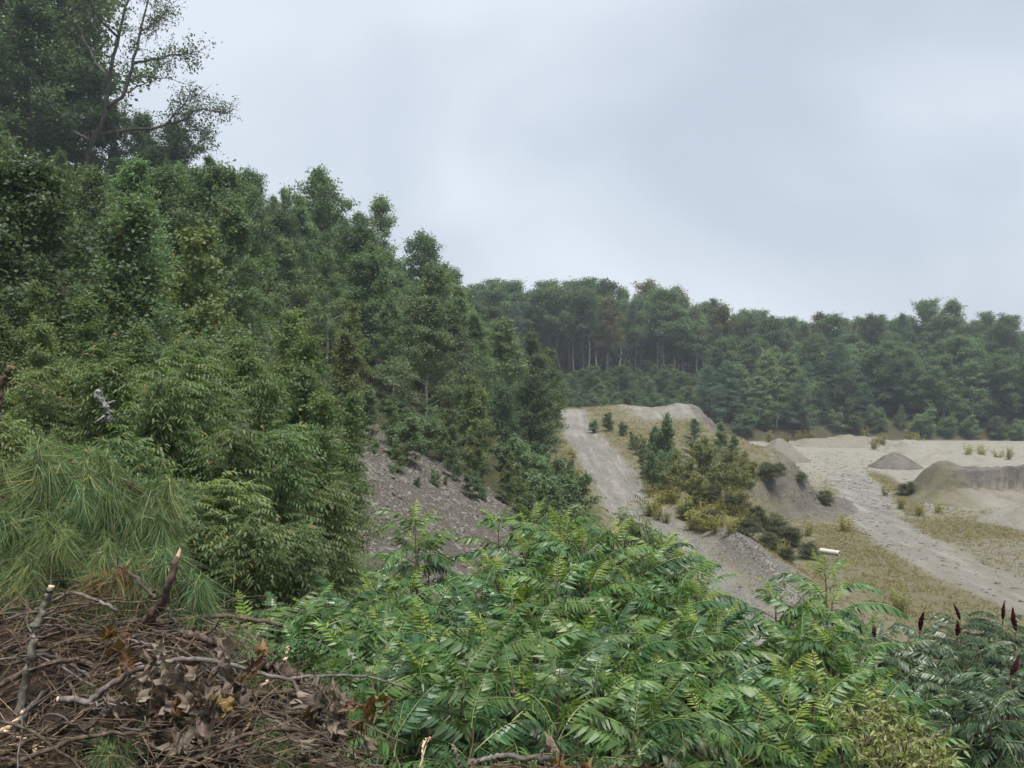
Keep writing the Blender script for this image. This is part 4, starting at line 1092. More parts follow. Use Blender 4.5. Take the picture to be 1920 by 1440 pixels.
for k in range(34):
    px = rnd.uniform(1215, 1420); py = 905 + (px - 1215) * .22 + rnd.uniform(-5, 75)
    weed(px, py, rnd.uniform(.7, 1.15), "yellow-green weed clump on the embankment slope, " + words_at(px, py), "weeds on the embankment slope")
for k in range(16):
    py = rnd.uniform(850, 960); px = CX + (float(x_haul(70)) - 2.4) * 0 + 1062 - 960 + rnd.uniform(-8, 16)
    weed(px, py, rnd.uniform(.5, .8), "tan weed tuft between the wood and the dirt road, " + words_at(px, py), "weeds at the wood's foot")
def grass_stuff():
    rng = np.random.default_rng(77); n = 42000
    X = rng.uniform(2, 46, n * 3); Y = 22 + 80 * rng.random(n * 3) ** 1.2
    on = np.clip(np.interp(Y, [20, 60, 90], [0.8, 0.6, 0.3]), 0, 1)
    gx = np.clip(np.searchsorted(xs, X), 0, nx - 1); gy = np.clip(np.searchsorted(ys, Y), 0, ny - 1)
    w = grass[gy, gx]
    keep = (rng.random(n * 3) < (w - 0.15) * 1.0) & (vnoise(X, Y, 1.6, 61) > rng.uniform(.2, .55, n * 3)) & (np.abs(X / Y) < .62)
    X = X[keep][:n]; Y = Y[keep][:n]; Z = height(X, Y); m = len(X)
    B = np.repeat(np.stack([X, Y, Z - .01], -1), 5, 0) + rng.normal(0, .05, (m * 5, 3)) * [1, 1, 0]
    k = len(B)
    d = rng.normal(0, .45, (k, 3)); d[:, 2] = 1
    ln = rng.uniform(.05, .17, k)
    mb = MB(); leaf_cards(mb, rng, B, d, rng.normal(0, 1, (k, 3)) * .5 + [0, 0, 1.2], ln, .018 + .05 * ln, rng.random(k), 4, .25)
    o = mb.obj("dry_grass", [M['dry_grass']]); tag(o, "thin dry grass growing in patches on the pit floor and embankment", "grass", None, "stuff")
grass_stuff()

# ------------------------------------------------------------------ slate flakes on the scree slope
def rock_mesh(seed, flat=0.35, stretch=1.5):
    rng = np.random.default_rng(seed)
    n = 7; an = np.sort(rng.uniform(0, 6.28, n)); an = np.arange(n) / n * 6.28 + rng.normal(0, .2, n)
    r = rng.uniform(.32, .55, n)
    lo = np.stack([np.cos(an) * r * stretch, np.sin(an) * r, rng.uniform(-.5, -.35, n) * flat], -1)
    hi = np.stack([np.cos(an) * r * .8 * stretch, np.sin(an) * r * .8, rng.uniform(.2, .5, n) * flat], -1)
    V = np.vstack([lo, hi, [[0, 0, .42 * flat]]])
    k = np.arange(n); k2 = (k + 1) % n
    Q = np.stack([k, k2, n + k2, n + k], -1); T = np.stack([n + k, n + k2, np.full(n, 2 * n)], -1)
    return V, Q, T
ROCKS = []
for s in range(7):
    V, Q, T = rock_mesh(s, 0.30 + 0.05 * (s % 3), 1.2 + 0.15 * (s % 4))
    ROCKS.append((V, Q, T, np_mesh("slate_flake", V, [Q, T], [M['stone_grey']])))
def scree_points(n, rng):
    out = []
    while len(out) < n:
        X = rng.uniform(-9, 3, 4000); Y = rng.uniform(15, 43, 4000)
        gx = np.clip(np.searchsorted(xs, X), 0, nx - 1); gy = np.clip(np.searchsorted(ys, Y), 0, ny - 1)
        k = screew[gy, gx] > rng.uniform(.3, .8, 4000)
        out += list(zip(X[k], Y[k]))
    return np.array(out[:n])
def scree():
    rng = np.random.default_rng(91)
    par = ZONE["scree_slope"]
    # steps of the slope's normal for seating the flakes
    pts = scree_points(9000, rng)
    seen = (CX + pts[:, 0] / pts[:, 1] * F)
    Z = height(pts[:, 0], pts[:, 1])
    py = CY - (Z - CAMZ) / pts[:, 1] * F
    vis = np.where((seen > 600) & (seen < 960) & (py < 1130))[0]
    big = list(vis[:300])
    bs = set(big)
    e = 0.3
    nxv = -(height(pts[:, 0] + e, pts[:, 1]) - height(pts[:, 0] - e, pts[:, 1])) / (2 * e)
    nyv = -(height(pts[:, 0], pts[:, 1] + e) - height(pts[:, 0], pts[:, 1] - e)) / (2 * e)
    NV = unit(np.stack([nxv, nyv, np.ones(len(pts))], -1))
    for i in big:
        q = Vector(NV[i] + rng.normal(0, .22, 3)).to_track_quat('Z', 'Y')
        o = bpy.data.objects.new("slate_flake", ROCKS[rng.integers(0, 7)][3])
        s = rng.uniform(.13, .27)
        o.location = (pts[i, 0], pts[i, 1], Z[i] + s * .06)
        o.rotation_euler = (q @ Euler((0, 0, rng.uniform(0, 6.28))).to_quaternion()).to_euler()
        o.scale = (s * rng.uniform(.9, 1.4), s, s * rng.uniform(.7, 1.1))
        link(o, par)
    mb = MB()
    for i in range(len(pts)):
        if i in bs: continue
        V, Q, T, _ = ROCKS[i % 7]
        q = np.array((Vector(NV[i] + rng.normal(0, .25, 3)).to_track_quat('Z', 'Y') @ Euler((0, 0, rng.uniform(0, 6.28))).to_quaternion()).to_matrix())
        s = 0.05 + 0.13 * rng.random() ** 2
        mb.add((V * s) @ q.T + np.array([pts[i, 0], pts[i, 1], Z[i] + s * .05]), Q, T, rng.random())
    o = mb.obj("slate_rubble", [M['stone_grey']], par); o["kind"] = "stuff"
scree()

def gravel_stuff():
    rng = np.random.default_rng(17); mb = MB()
    n = 5200
    Y = rng.uniform(24, 42, n); X = 9.5 + (40 - Y) * .09 + rng.normal(0, 1.0, n); 
    m = 5200
    Y2 = rng.uniform(22, 75, m); X2 = x_haul(Y2) + rng.normal(0, 2.2, m)
    Y3 = rng.uniform(34, 100, 2600); X3 = x_pitroad(Y3) + rng.normal(0, 1, 2600) * 2.6
    Y4 = rng.uniform(56, 62, 900); X4 = rng.uniform(27, 45, 900)
    Y5 = rng.uniform(55, 68, 900); X5 = x_edge(Y5) + rng.uniform(1.5, 5.5, 900)
    X = np.concatenate([X, X2, X3, X4, X5]); Y = np.concatenate([Y, Y2, Y3, Y4, Y5]); Z = height(X, Y)
    for i in range(len(X)):
        V, Q, T, _ = ROCKS[i % 7]
        s = rng.uniform(.03, .10) if i < n else rng.uniform(.025, .075) if i < 2 * n else .05 + .22 * rng.random() ** 4
        a = rng.uniform(0, 6.28); c, sn = math.cos(a), math.sin(a)
        R = np.array([[c, -sn, 0], [sn, c, 0], [0, 0, 1.5]])
        mb.add((V * s) @ R.T + np.array([X[i], Y[i], Z[i]]), Q, T, rng.random())
    o = mb.obj("loose_gravel", [M['stone_grey']]); tag(o, "loose grey gravel on the berm and along the dirt road", "gravel", None, "stuff")
gravel_stuff()

# ------------------------------------------------------------------ sumac
def sumac_leaf_mesh(seed, Lr, pairs, lf_len, droop, hang, mat):
    rng = np.random.default_rng(seed); mb = MB()
    n = 9; t = np.linspace(0, 1, n)
    ang = 0.25 - droop * t ** 1.3
    x = np.concatenate([[0], np.cumsum(np.cos(ang[:-1]))]) * Lr / (n - 1); z = np.concatenate([[0], np.cumsum(np.sin(ang[:-1]))]) * Lr / (n - 1)
    y = 0.03 * Lr * np.sin(t * 3 + seed)
    pts = np.stack([x, y, z], -1)
    mb.tube(pts, np.linspace(.0045, .0016, n), 3, 0.5, False)
    nq_r = len(mb.Q[0])
    Pn = []; D = []; N = []; Ls = []
    for k in range(pairs):
        u = 0.17 + 0.80 * k / (pairs - 1)
        q = u * (n - 1); j = min(n - 2, int(q)); p = pts[j] + (pts[j + 1] - pts[j]) * (q - j)
        tg = unit(pts[j + 1] - pts[j])
        fwd = 0.35 + 0.55 * u
        l = lf_len * (0.62 + 0.55 * math.sin(math.pi * min(1, (u * 0.85 + 0.12))))
        for sgn in (-1, 1):
            sd = np.array([-tg[1], tg[0], 0]); sd = unit(sd) * sgn
            if rng.random() < .06: continue
            h = hang + rng.normal(0, .20)
            d = unit(tg * fwd + sd * 1.0 * math.cos(h) + np.array([0, 0, -math.sin(h)]))
            nrm = unit(np.array([0, 0, math.cos(h)]) + sd * math.sin(h) + rng.normal(0, .12, 3))
            Pn.append(p); D.append(d); N.append(nrm); Ls.append(l * rng.uniform(.72, 1.14))
    Pn.append(pts[-1]); D.append(unit(pts[-1] - pts[-2])); N.append(np.array([0, 0, 1.0])); Ls.append(lf_len * .7)
    Ls = np.array(Ls)
    leaf_cards(mb, rng, np.array(Pn), np.array(D), np.array(N), Ls, Ls * 0.205, rng.random(len(Ls)), 6, 0.18)
    me = mb.mesh("sumac_leaf", [mat, M['rachis']])
    idx = np.zeros(len(me.polygons), dtype=np.int32); idx[:nq_r] = 1
    me.polygons.foreach_set("material_index", idx)
    return me
def leafset(mat, base):
    return [sumac_leaf_mesh(base + i, 0.44 + 0.022 * i, 14 + i % 4, 0.112 + .003 * (i % 4), 0.75 + 0.12 * i, 0.45 + 0.12 * (i % 3), mat) for i in range(8)]
SUM = {'mature': leafset(M['sumac_leaf'], 10), 'mid': leafset(M['sumac_mid'], 20), 'dark': leafset(M['sumac_dark'], 40),
       'young': [sumac_leaf_mesh(30 + i, 0.30 + .03 * i, 10, 0.085, 0.5 + .15 * i, 0.12 + .1 * i, M['sumac_young']) for i in range(4)]}
def cone_mesh():
    rng = np.random.default_rng(3); n, k = 22, 14
    t = np.linspace(0, 1, n); r = 0.030 * (np.sin(math.pi * (t * .88 + .07)) ** .75) * (1 - .45 * t)
    an = np.arange(k) / k * 6.283
    V = []
    for i in range(n):
        rr = r[i] * (1 + .22 * rng.normal(0, 1, k).clip(-1.2, 1.2))
        V.append(np.stack([np.cos(an + .2 * i) * rr + .02 * math.sin(t[i] * 2.2), np.sin(an + .2 * i) * rr, np.full(k, t[i] * .23)], -1))
    V = np.vstack(V)
    i = np.arange(n - 1)[:, None] * k; j = np.arange(k)[None, :]
    Q = np.stack([i + j, i + (j + 1) % k, i + k + (j + 1) % k, i + k + j], -1).reshape(-1, 4)
    return np_mesh("seed_cone", V, [Q], [M['seed_red']], None, False)
CONE = cone_mesh()
rs = random.Random(99)
def put_child(me, name, parent, loc, rot):
    o = bpy.data.objects.new(name, me); o.location = loc; o.rotation_euler = rot
    link(o, parent); return o
def sumac(px, py, d, label, heads=1, size=1.0, kind='green', cones=0, n_leaf=None, group="sumac stems of the thicket", young=True):
    """a sumac whose highest growing tip stands at photo pixel px,py, depth d; it roots in the bank below"""
    tip = P(px, py, d); 
    gx, gy = tip[0] + rs.uniform(-.15, .15), tip[1] + rs.uniform(-.1, .25)
    gz = ground_z(gx, gy)
    root = empty("sumac", (gx, gy, gz)); tag(root, label, "sumac", group)
    h = tip[2] - gz
    loc0 = np.array([tip[0] - gx, tip[1] - gy, h])
    tips = [loc0]
    for k in range(heads - 1):
        a = rs.uniform(0, 6.28); rr = rs.uniform(.25, .52) * size
        tips.append(loc0 + np.array([math.cos(a) * rr, math.sin(a) * rr, -rs.uniform(.08, .42)]))
    wood = MB()
    for k, tp in enumerate(tips):
        if k == 0:
            pts = np.array([[0, 0, -.1], [loc0[0] * .25 + rs.uniform(-.06, .06), loc0[1] * .25, h * .35], [loc0[0] * .6 + rs.uniform(-.05, .05), loc0[1] * .6, h * .7], tp])
            wood.tube(pts, np.array([.024, .019, .014, .006]) * size, 6, .5)
        else:
            b = loc0 * np.array([.3, .3, .45]); m = (b + tp) / 2 + np.array([(tp - b)[0] * .25, (tp - b)[1] * .25, -.08])
            wood.tube(np.array([b, m, tp]), np.array([.014, .011, .005]) * size, 5, .5)
        nl = n_leaf or rs.randint(15, 19)
        a0 = rs.uniform(0, 6.28)
        for q in range(nl):
            u = q / (nl - 1)                       # 0 = lowest leaf, 1 = top
            zz = -(0.78 if kind == 'green' else .62) * (1 - u) ** 1.35 * size
            if -zz > h * .9: continue
            az = a0 + q * 2.399 + rs.uniform(-.3, .3)
            el = math.radians(-12 + (66 if kind == 'green' else 38) * u ** 1.7) + rs.uniform(-.16, .16)
            st = 'dark' if kind == 'dark' else ('young' if (u > .83 and young) else 'mid' if u > .45 and rs.random() < .7 else 'mature')
            me = rs.choice(SUM[st]); sc = size * (1.14 - .36 * max(0, u - .6) / .4) * rs.uniform(.85, 1.15)
            if kind == 'dark': sc *= .85
            p0 = tp + np.array([0, 0, zz])
            o = put_child(me, "leaf", root, tuple(p0), Euler((rs.uniform(-.25, .25), -el, az), 'XYZ'))
            o.scale = (sc, sc, sc)
        if k < cones:
            o = put_child(CONE, "seed_cone", root, tuple(tp + np.array([0, 0, .02])), (rs.uniform(-.4, .4), rs.uniform(-.4, .4), rs.uniform(0, 6)))
            q_ = rs.uniform(.75, 1.1); o.scale = (q_, q_, q_ * rs.uniform(.95, 1.3))
    wood.obj("stem", [M['sumac_stem']], root, True)
    return root

SM = [  # (px, py, depth, heads)
 (778, 978, 9.4, 2), (935, 985, 9.3, 1), (1000, 975, 9.6, 2), (1050, 985, 9.2, 2), (1092, 1010, 8.8, 2), (985, 1035, 8.7, 2), (905, 1075, 8.6, 2), (1150, 1010, 8.9, 2), (1210, 1055, 8.6, 2),
 (1265, 1050, 8.9, 2), (1300, 1065, 8.7, 1), (1310, 1115, 8.3, 2), (1190, 1110, 8.0, 2), (1110, 1085, 8.2, 2), (1040, 1085, 8.0, 2), (1270, 1130, 7.7, 2), (1300, 1180, 7.4, 2),
 (700, 1130, 8.1, 1), (770, 1100, 8.4, 2), (820, 1140, 7.9, 2), (740, 1180, 7.3, 2), (905, 1130, 7.9, 2), (960, 1130, 7.8, 1), (640, 1165, 7.0, 2), (585, 1160, 6.7, 1), (530, 1170, 6.4, 1), (470, 1185, 6.0, 1),
 (560, 1200, 6.2, 2), (640, 1205, 6.1, 2), (720, 1205, 6.1, 2), (800, 1195, 6.3, 2), (880, 1185, 6.4, 2), (925, 1200, 6.0, 1), (1000, 1195, 6.3, 2), (1090, 1200, 6.4, 2), (1150, 1190, 6.7, 2), (1220, 1200, 6.8, 2), (1285, 1235, 6.7, 2),
 (620, 1275, 5.3, 1), (700, 1280, 5.2, 2), (790, 1265, 5.3, 2), (870, 1270, 5.2, 1), (960, 1275, 5.2, 2), (1050, 1270, 5.4, 2), (1130, 1290, 5.5, 2), (1230, 1330, 5.6, 2), (1310, 1330, 5.8, 1), (1190, 1375, 5.0, 1),
 # right cluster
 (1455, 1120, 8.6, 1), (1548, 1078, 8.6, 1), (1560, 1130, 8.0, 2), (1500, 1215, 7.3, 2), (1560, 1215, 7.2, 2), (1610, 1215, 7.3, 1), (1470, 1275, 6.8, 2), (1385, 1330, 6.4, 1), (1535, 1290, 6.3, 2), (1600, 1285, 6.6, 2), (1480, 1350, 5.9, 2), (1400, 1370, 5.9, 1), (1570, 1370, 5.8, 1),
]
special = {(778, 978): "lone tall sumac with yellow-green top standing before the slate slope", (935, 985): "thin-stemmed sumac at the thicket's upper left shoulder", (925, 1200): "glossy sumac with a bare dark stem in the front of the thicket",
           (1548, 1078): "tall bright-topped sumac in front of the white pipe", (1455, 1120): "slender sumac in front of the gravel berm", (470, 1185): "leftmost sumac, arching fronds over the brush pile's end"}
for k, (px, py, d, hd) in enumerate(SM):
    lab = special.get((px, py), "%s sumac%s, tip %s" % ("glossy dark green" if d < 5.6 else "green", " with bright young top" if (d >= 8.0 or k % 2 == 0) else "", words_at(px, py)))
    sumac(px, py, d, lab, hd + (1 if hd > 1 or (d < 5.5) else 0), 1.0 if d > 5.8 else 0.9, 'green', 0, None if d > 5.6 else 12, young=(d >= 8.0) or (k % 2 == 0))
DK = [(1880, 1165, 10.5, 2, 1), (1800, 1165, 10.7, 3, 2), (1905, 1185, 10.2, 2, 2), (1725, 1185, 10.3, 2, 1), (1690, 1210, 9.9, 2, 0), (1640, 1200, 9.6, 2, 1), (1760, 1230, 9.6, 2, 0), (1840, 1220, 9.5, 3, 0), (1895, 1270, 8.6, 2, 1), (1780, 1280, 9.0, 2, 0), (1700, 1270, 9.2, 2, 0), (1650, 1290, 9.0, 2, 0), (1730, 1330, 8.5, 1, 0), (1860, 1330, 8.0, 2, 0), (1930, 1230, 9.4, 2, 0)]
for k, (px, py, d, hd, cn) in enumerate(DK):
    sumac(px, py, d, ("dark sumac bearing maroon seed cones, tip " if cn else "dark leafy sumac without cones, tip ") + words_at(px, py), hd + 1, 1.0, 'dark', cn, None, "dark coned sumacs at the right", False)

# --- undergrowth below the sumac and the pale shrub
rng_u = random.Random(4)
for k in range(26):
    px = rng_u.uniform(480, 1960); d = rng_u.uniform(4.5, 7.5)
    x = (px - CX) / F * d
    H = rng_u.uniform(.35, .6)
    wd = words_at(px, CY + (CAMZ - ground_z(x, d) - H) / d * F)
    if wd in USED: continue
    USED.add(wd)
    plant('under', x, d, H, "low leafy undergrowth among the sumac stems, " + words_at(px, CY + (CAMZ - ground_z(x, d) - H) / d * F), "undergrowth among the sumac stems", rng_u.uniform(1.0, 1.5))
def pale_shrub():
    rng = np.random.default_rng(8)
    d0 = 5.1
    c0 = P(1660, 1410, d0); gz = ground_z(c0[0], c0[1])
    root = empty("pale_shrub", (c0[0], c0[1], gz)); tag(root, "pale yellow-green shrub with narrow leaves among the dark sumac", "shrub")
    base = np.array([c0[0], c0[1], gz])
    st = MB(); lf = MB(); Pn = []; D = []; W = []
    for px, py, d in [(1600, 1340, 6.8), (1640, 1325, 6.9), (1665, 1335, 6.8), (1690, 1355, 6.7), (1715, 1365, 6.6), (1740, 1378, 6.5), (1755, 1395, 6.4), (1700, 1395, 6.3), (1660, 1370, 6.5), (1620, 1375, 6.4), (1685, 1420, 6.1), (1730, 1425, 6.1), (1640, 1415, 6.1), (1770, 1430, 6.2)]:
        e = P(px, py, d * .78) - base
        pts = np.array([[0, 0, 0], [e[0] * .4, e[1] * .4, e[2] * .6], e])
        st.tube(pts, np.array([.01, .007, .003]), 4)
        for q in range(9):
            b = e + rng.normal(0, .11, 3) * [1, 1, .6]
            dd = unit(rng.normal(0, 1, 3) + [0, 0, .5]); 
            st.tube(np.array([e * .92, (e + b) / 2, b]), np.array([.003, .003, .001]), 3, .5, False)
            for m in range(14):
                t = rng.random(); Pn.append(e * .9 + (b - e * .9) * (.3 + .7 * t)); D.append(dd * .8 + rng.normal(0, .7, 3)); W.append(rng.random())
    Pn = np.array(Pn); D = np.array(D); n = len(Pn)
    leaf_cards(lf, rng, Pn, D, rng.normal(0, 1, (n, 3)) * .6 + [0, 0, 1], rng.uniform(.04, .075, n), rng.uniform(.010, .017, n), np.array(W), 6, .15)
    st.obj("stem", [M['sumac_stem']], root); o = lf.obj("foliage", [M['pale_leaf']], root); o["kind"] = "stuff"
pale_shrub()

# ------------------------------------------------------------------ caterpillar web on the sapling
def web():
    rng = np.random.default_rng(2)
    pts = np.array([P(180, 733, 11.6), P(192, 748, 11.6), P(200, 766, 11.6), P(206, 790, 11.6)])
    mb = MB()
    t = np.linspace(0, 3, 16); sm = np.stack([np.interp(t, range(4), pts[:, k]) for k in range(3)], -1)
    mb.tube(sm - sm[0], 0.055 * (0.5 + rng.random(16)) * np.linspace(1.1, .45, 16), 9, .5)
    for k in range(12):
        a = sm[rng.integers(0, 16)] - sm[0]; e = a + rng.normal(0, .075, 3)
        mb.tube(np.array([a, (a + e) / 2, e]), np.array([.024, .014, .003]), 4, .5, False)
    m, nt = new_mat('web_silk'); out = node(nt, "ShaderNodeOutputMaterial")
    df = node(nt, "ShaderNodeBsdfDiffuse"); df.inputs["Color"].default_value = (.5, .5, .5, 1); tp = node(nt, "ShaderNodeBsdfTransparent")
    nz = node(nt, "ShaderNodeTexNoise"); nz.inputs["Scale"].default_value = 22
    tc = node(nt, "ShaderNodeTexCoord"); nt.links.new(tc.outputs["Object"], nz.inputs["Vector"])
    mr = node(nt, "ShaderNodeMapRange"); mr.inputs["From Min"].default_value = .42; mr.inputs["From Max"].default_value = .85; nt.links.new(nz.outputs["Fac"], mr.inputs["Value"])
    ms = node(nt, "ShaderNodeMixShader"); nt.links.new(mr.outputs["Result"], ms.inputs[0]); nt.links.new(tp.outputs[0], ms.inputs[1]); nt.links.new(df.outputs[0], ms.inputs[2]); nt.links.new(ms.outputs[0], out.inputs["Surface"])
    o = mb.obj("caterpillar_web", [m], None, True); o.location = tuple(sm[0]); tag(o, "wispy white caterpillar web strung in a leafy sapling", "web")
web()

# ------------------------------------------------------------------ brush pile
rng_p = np.random.default_rng(123)
def smooth_path(pts, n=None, jit=0.0, rng=rng_p):
    pts = np.array(pts, dtype=float); m = len(pts); n = n or m * 5
    t = np.linspace(0, m - 1, n); out = np.zeros((n, 3))
    for k in range(n):
        i = min(m - 2, int(t[k])); f = t[k] - i
        p0 = pts[max(0, i - 1)]; p1 = pts[i]; p2 = pts[i + 1]; p3 = pts[min(m - 1, i + 2)]
        out[k] = .5 * (2 * p1 + (p2 - p0) * f + (2 * p0 - 5 * p1 + 4 * p2 - p3) * f * f + (3 * p1 - p0 - 3 * p2 + p3) * f ** 3)
    if jit: out[1:-1] += rng.normal(0, jit, (n - 2, 3))
    return out
def pile_h(X, Y):
    """height of the soil and root mass above the bank's top"""
    a = np.interp(X, [-4.2, -3.2, -2.5, -1.7, -1.2, -0.75, -0.4], [0.30, 0.40, 0.40, 0.30, 0.10, -0.04, -0.15])
    return a * sstep(3.3, 4.3, Y) * sstep(6.4, 5.0, Y) + 0.10 * (vnoise(X, Y, .35, 88) - .5) + 0.05 * (vnoise(X, Y, .1, 89) - .5)
def pile_z(X, Y): return height(np.array([X]), np.array([Y]))[0] + pile_h(np.array([X]), np.array([Y]))[0]
def pile_mound():
    res = 120
    X, Y = np.meshgrid(np.linspace(-4.4, 1.6, 170), np.linspace(2.9, 6.6, 110))
    h = pile_h(X, Y) - .04 * sstep(-1.0, -.6, X)
    Z = height(X, Y) + np.where(h > 0, h, h * 2) - .02
    V = np.stack([X, Y, Z], -1).reshape(-1, 3); n = X.shape[1]; r = X.shape[0]
    i = (np.arange(r - 1)[:, None] * n + np.arange(n - 1)[None, :])
    Q = np.stack([i, i + 1, i + n + 1, i + n], -1).reshape(-1, 4)
    m = bark_mat('root_soil', (.010, .008, .006), (.060, .040, .028), 26, 1.0, bump=1.0)
    o = link(bpy.data.objects.new("debris_mound", np_mesh("debris_mound", V, [Q], [m], None, True)))
    tag(o, "dark mound of soil, roots and needles under the brush pile", "debris mound")
pile_mound()

def branch(label, path, r0, r1, mat, name="broken_branch", twigs=0, pale_tip=None, pale_start=None, sides=9, jit=.004, knob=0.06, tw_len=.25, group="broken branches of the brush pile"):
    pts = smooth_path(path, len(path) * 6, jit)
    o0 = pts[0].copy(); n = len(pts)
    root = empty(name, tuple(o0)); tag(root, label, "branch", group)
    rad = np.linspace(r0, r1, n) * (1 + knob * rng_p.normal(0, 1, n))
    mb = MB(); 
    a = 1 if pale_start else 0; b = n - 1 if pale_tip else n
    mb.tube(pts[a:b] - o0, rad[a:b], sides, .5); mb.obj("bark", [mat], root, True)
    if pale_tip:
        e = MB(); q = pts[-3:] - o0; dirv = unit(q[-1] - q[0])
        for k in range(7):
            off = rng_p.normal(0, r1 * .45, 3); e.tube(np.array([q[0] + off * .6, q[1] + off * .7, q[1] + off + dirv * pale_tip * rng_p.uniform(.3, 1)]), np.array([r1 * .75, r1 * .5, r1 * .08]), 5, .5)
        e.obj("broken_end", [M['split_wood']], root, True)
    if pale_start:
        e = MB(); e.tube(np.array([pts[0], pts[1]]) - o0, np.array([rad[0], rad[1]]) * .97, sides, .5); e.obj("cut_end", [M['split_wood']], root, True)
    if twigs:
        for k in range(twigs):
            j = rng_p.integers(n // 5, n); p = pts[j] - o0; dv = unit(rng_p.normal(0, 1, 3) + [0, -.2, .25]); l = tw_len * rng_p.uniform(.4, 1.2)
            tp = curve_pts(p, dv, l, 4, rng_p.uniform(-.5, .4), rng_p, .18)
            t = MB(); t.tube(tp, np.linspace(max(.0022, r1 * .3), .0012, 5), 4, .5); t.obj("twig", [mat], root, True)
    return root
D0 = 4.25
branch("upright broken snag with pale splintered tip at the pile's top", [P(225, 1215, 4.4), P(268, 1172, 4.3), P(300, 1135, 4.25), P(318, 1095, 4.2), P(332, 1040, 4.2)], .032, .014, M['red_bark'], "broken_snag", 3, .05)
branch("lichen-grey branch standing upright at the pile's left", [P(97, 1098, 3.75), P(84, 1130, 3.75), P(66, 1185, 3.72), P(52, 1255, 3.7), P(34, 1345, 3.7)], .014, .018, M['lichen_bark'], twigs=5, pale_start=True)
branch("long grey arching branch with a sawn end lying across the pile", [P(108, 1312, 3.62), P(138, 1310, 3.62), P(165, 1316, 3.62), P(200, 1288, 3.65), P(250, 1258, 3.7), P(300, 1244, 3.72), P(345, 1236, 3.75), P(410, 1240, 3.78), P(470, 1258, 3.8), P(530, 1272, 3.85), P(580, 1269, 3.9), P(660, 1267, 4.0), P(715, 1275, 4.05), P(765, 1292, 4.1)], .015, .005, M['weathered_wood'], twigs=7, pale_start=True, jit=.002, knob=.07)
branch("thin fork of the arching branch pointing down at its middle", [P(545, 1274, 3.85), P(570, 1310, 3.85), P(580, 1345, 3.83), P(590, 1385, 3.8)], .010, .006, M['dark_bark'], twigs=2)
branch("thin twig running level below the sawn end", [P(165, 1318, 3.62), P(200, 1322, 3.6), P(240, 1320, 3.6), P(275, 1322, 3.6)], .005, .002, M['weathered_wood'])
branch("stubby bark-covered log sticking out right of the snag", [P(330, 1187, 4.2), P(365, 1192, 4.15), P(405, 1202, 4.1), P(445, 1212, 4.1)], .018, .022, M['red_bark'], "broken_log", 3)
branch("split half-log lying under the stubby log", [P(335, 1202, 4.22), P(375, 1208, 4.17), P(412, 1214, 4.12)], .013, .010, M['split_wood'], "broken_log", 1)
branch("dark level log below the root knob", [P(430, 1302, 4.1), P(490, 1300, 4.05), P(560, 1298, 4.0), P(615, 1296, 4.0)], .020, .018, M['brown_bark'], "broken_log", 4)
branch("curved dark limb bending down at the pile's right end", [P(575, 1320, 3.9), P(600, 1350, 3.85), P(612, 1380, 3.8), P(630, 1420, 3.75)], .026, .022, M['dark_bark'], "broken_log", 1)
branch("straight stick slanting down to the right end of the pile", [P(575, 1275, 4.0), P(610, 1295, 4.0), P(640, 1310, 4.0), P(665, 1322, 4.0)], .010, .008, M['red_bark'], twigs=2)
branch("root knob with two upright stubs at the pile's right", [P(495, 1225, 4.05), P(500, 1250, 4.05), P(520, 1248, 4.05), P(545, 1262, 4.05), P(560, 1275, 4.05)], .012, .026, M['red_bark'], "knotted_root", 4, None, None, 9, .008, .3)
branch("small upright stub on the root knob", [P(530, 1250, 4.05), P(536, 1232, 4.05), P(541, 1212, 4.05)], .010, .005, M['split_wood'])
branch("broken stick with a pale tip at the left edge, above the pine", [P(-8, 790, 4.0), P(0, 745, 4.0), P(8, 705, 4.0), P(19, 688, 4.0)], .016, .010, M['brown_bark'], twigs=0, pale_tip=.03)
branch("thin bare twig reaching right from the pale-tipped stick", [P(6, 720, 4.0), P(60, 721, 4.0), P(95, 735, 4.0), P(135, 765, 4.0)], .0035, .0015, M['twig'])
branch("dark slanting pine stem above the pile", [P(185, 1030, 4.6), P(220, 1058, 4.5), P(255, 1085, 4.4), P(290, 1122, 4.3)], .006, .010, M['dark_bark'], twigs=3)
branch("short dark twig beside the broken snag", [P(328, 1125, 4.2), P(345, 1105, 4.2), P(365, 1085, 4.2)], .006, .003, M['dark_bark'])
branch("brown stick leaning from the snag's foot to the stubby log", [P(315, 1140, 4.2), P(335, 1175, 4.2), P(355, 1190, 4.15)], .008, .006, M['dark_bark'])
branch("orange frayed root at the foot of the upright branch", [P(45, 1335, 3.68), P(20, 1360, 3.65), P(-10, 1372, 3.62)], .012, .008, M['split_wood'], "root", 5)
branch("orange root curling down at the left corner", [P(10, 1372, 3.6), P(45, 1385, 3.6), P(65, 1405, 3.58), P(72, 1440, 3.55)], .010, .008, M['split_wood'], "root", 5)
branch("thin bent twig above the sawn-ended branch", [P(240, 1198, 3.9), P(290, 1212, 3.85), P(340, 1234, 3.8)], .005, .004, M['weathered_wood'])
branch("pale thin twig hanging from the arching branch", [P(335, 1245, 3.74), P(325, 1275, 3.72), P(325, 1310, 3.7), P(335, 1345, 3.68), P(355, 1375, 3.66)], .005, .003, M['weathered_wood'])
branch("pale forked stick at the pile's right leaning left", [P(500, 1275, 3.8), P(478, 1310, 3.78), P(470, 1345, 3.75), P(452, 1380, 3.72)], .007, .006, M['split_wood'], twigs=2)
branch("thin twig curving across the pile's lower right", [P(590, 1382, 3.7), P(640, 1400, 3.68), P(680, 1425, 3.66), P(720, 1440, 3.65)], .005, .003, M['weathered_wood'])
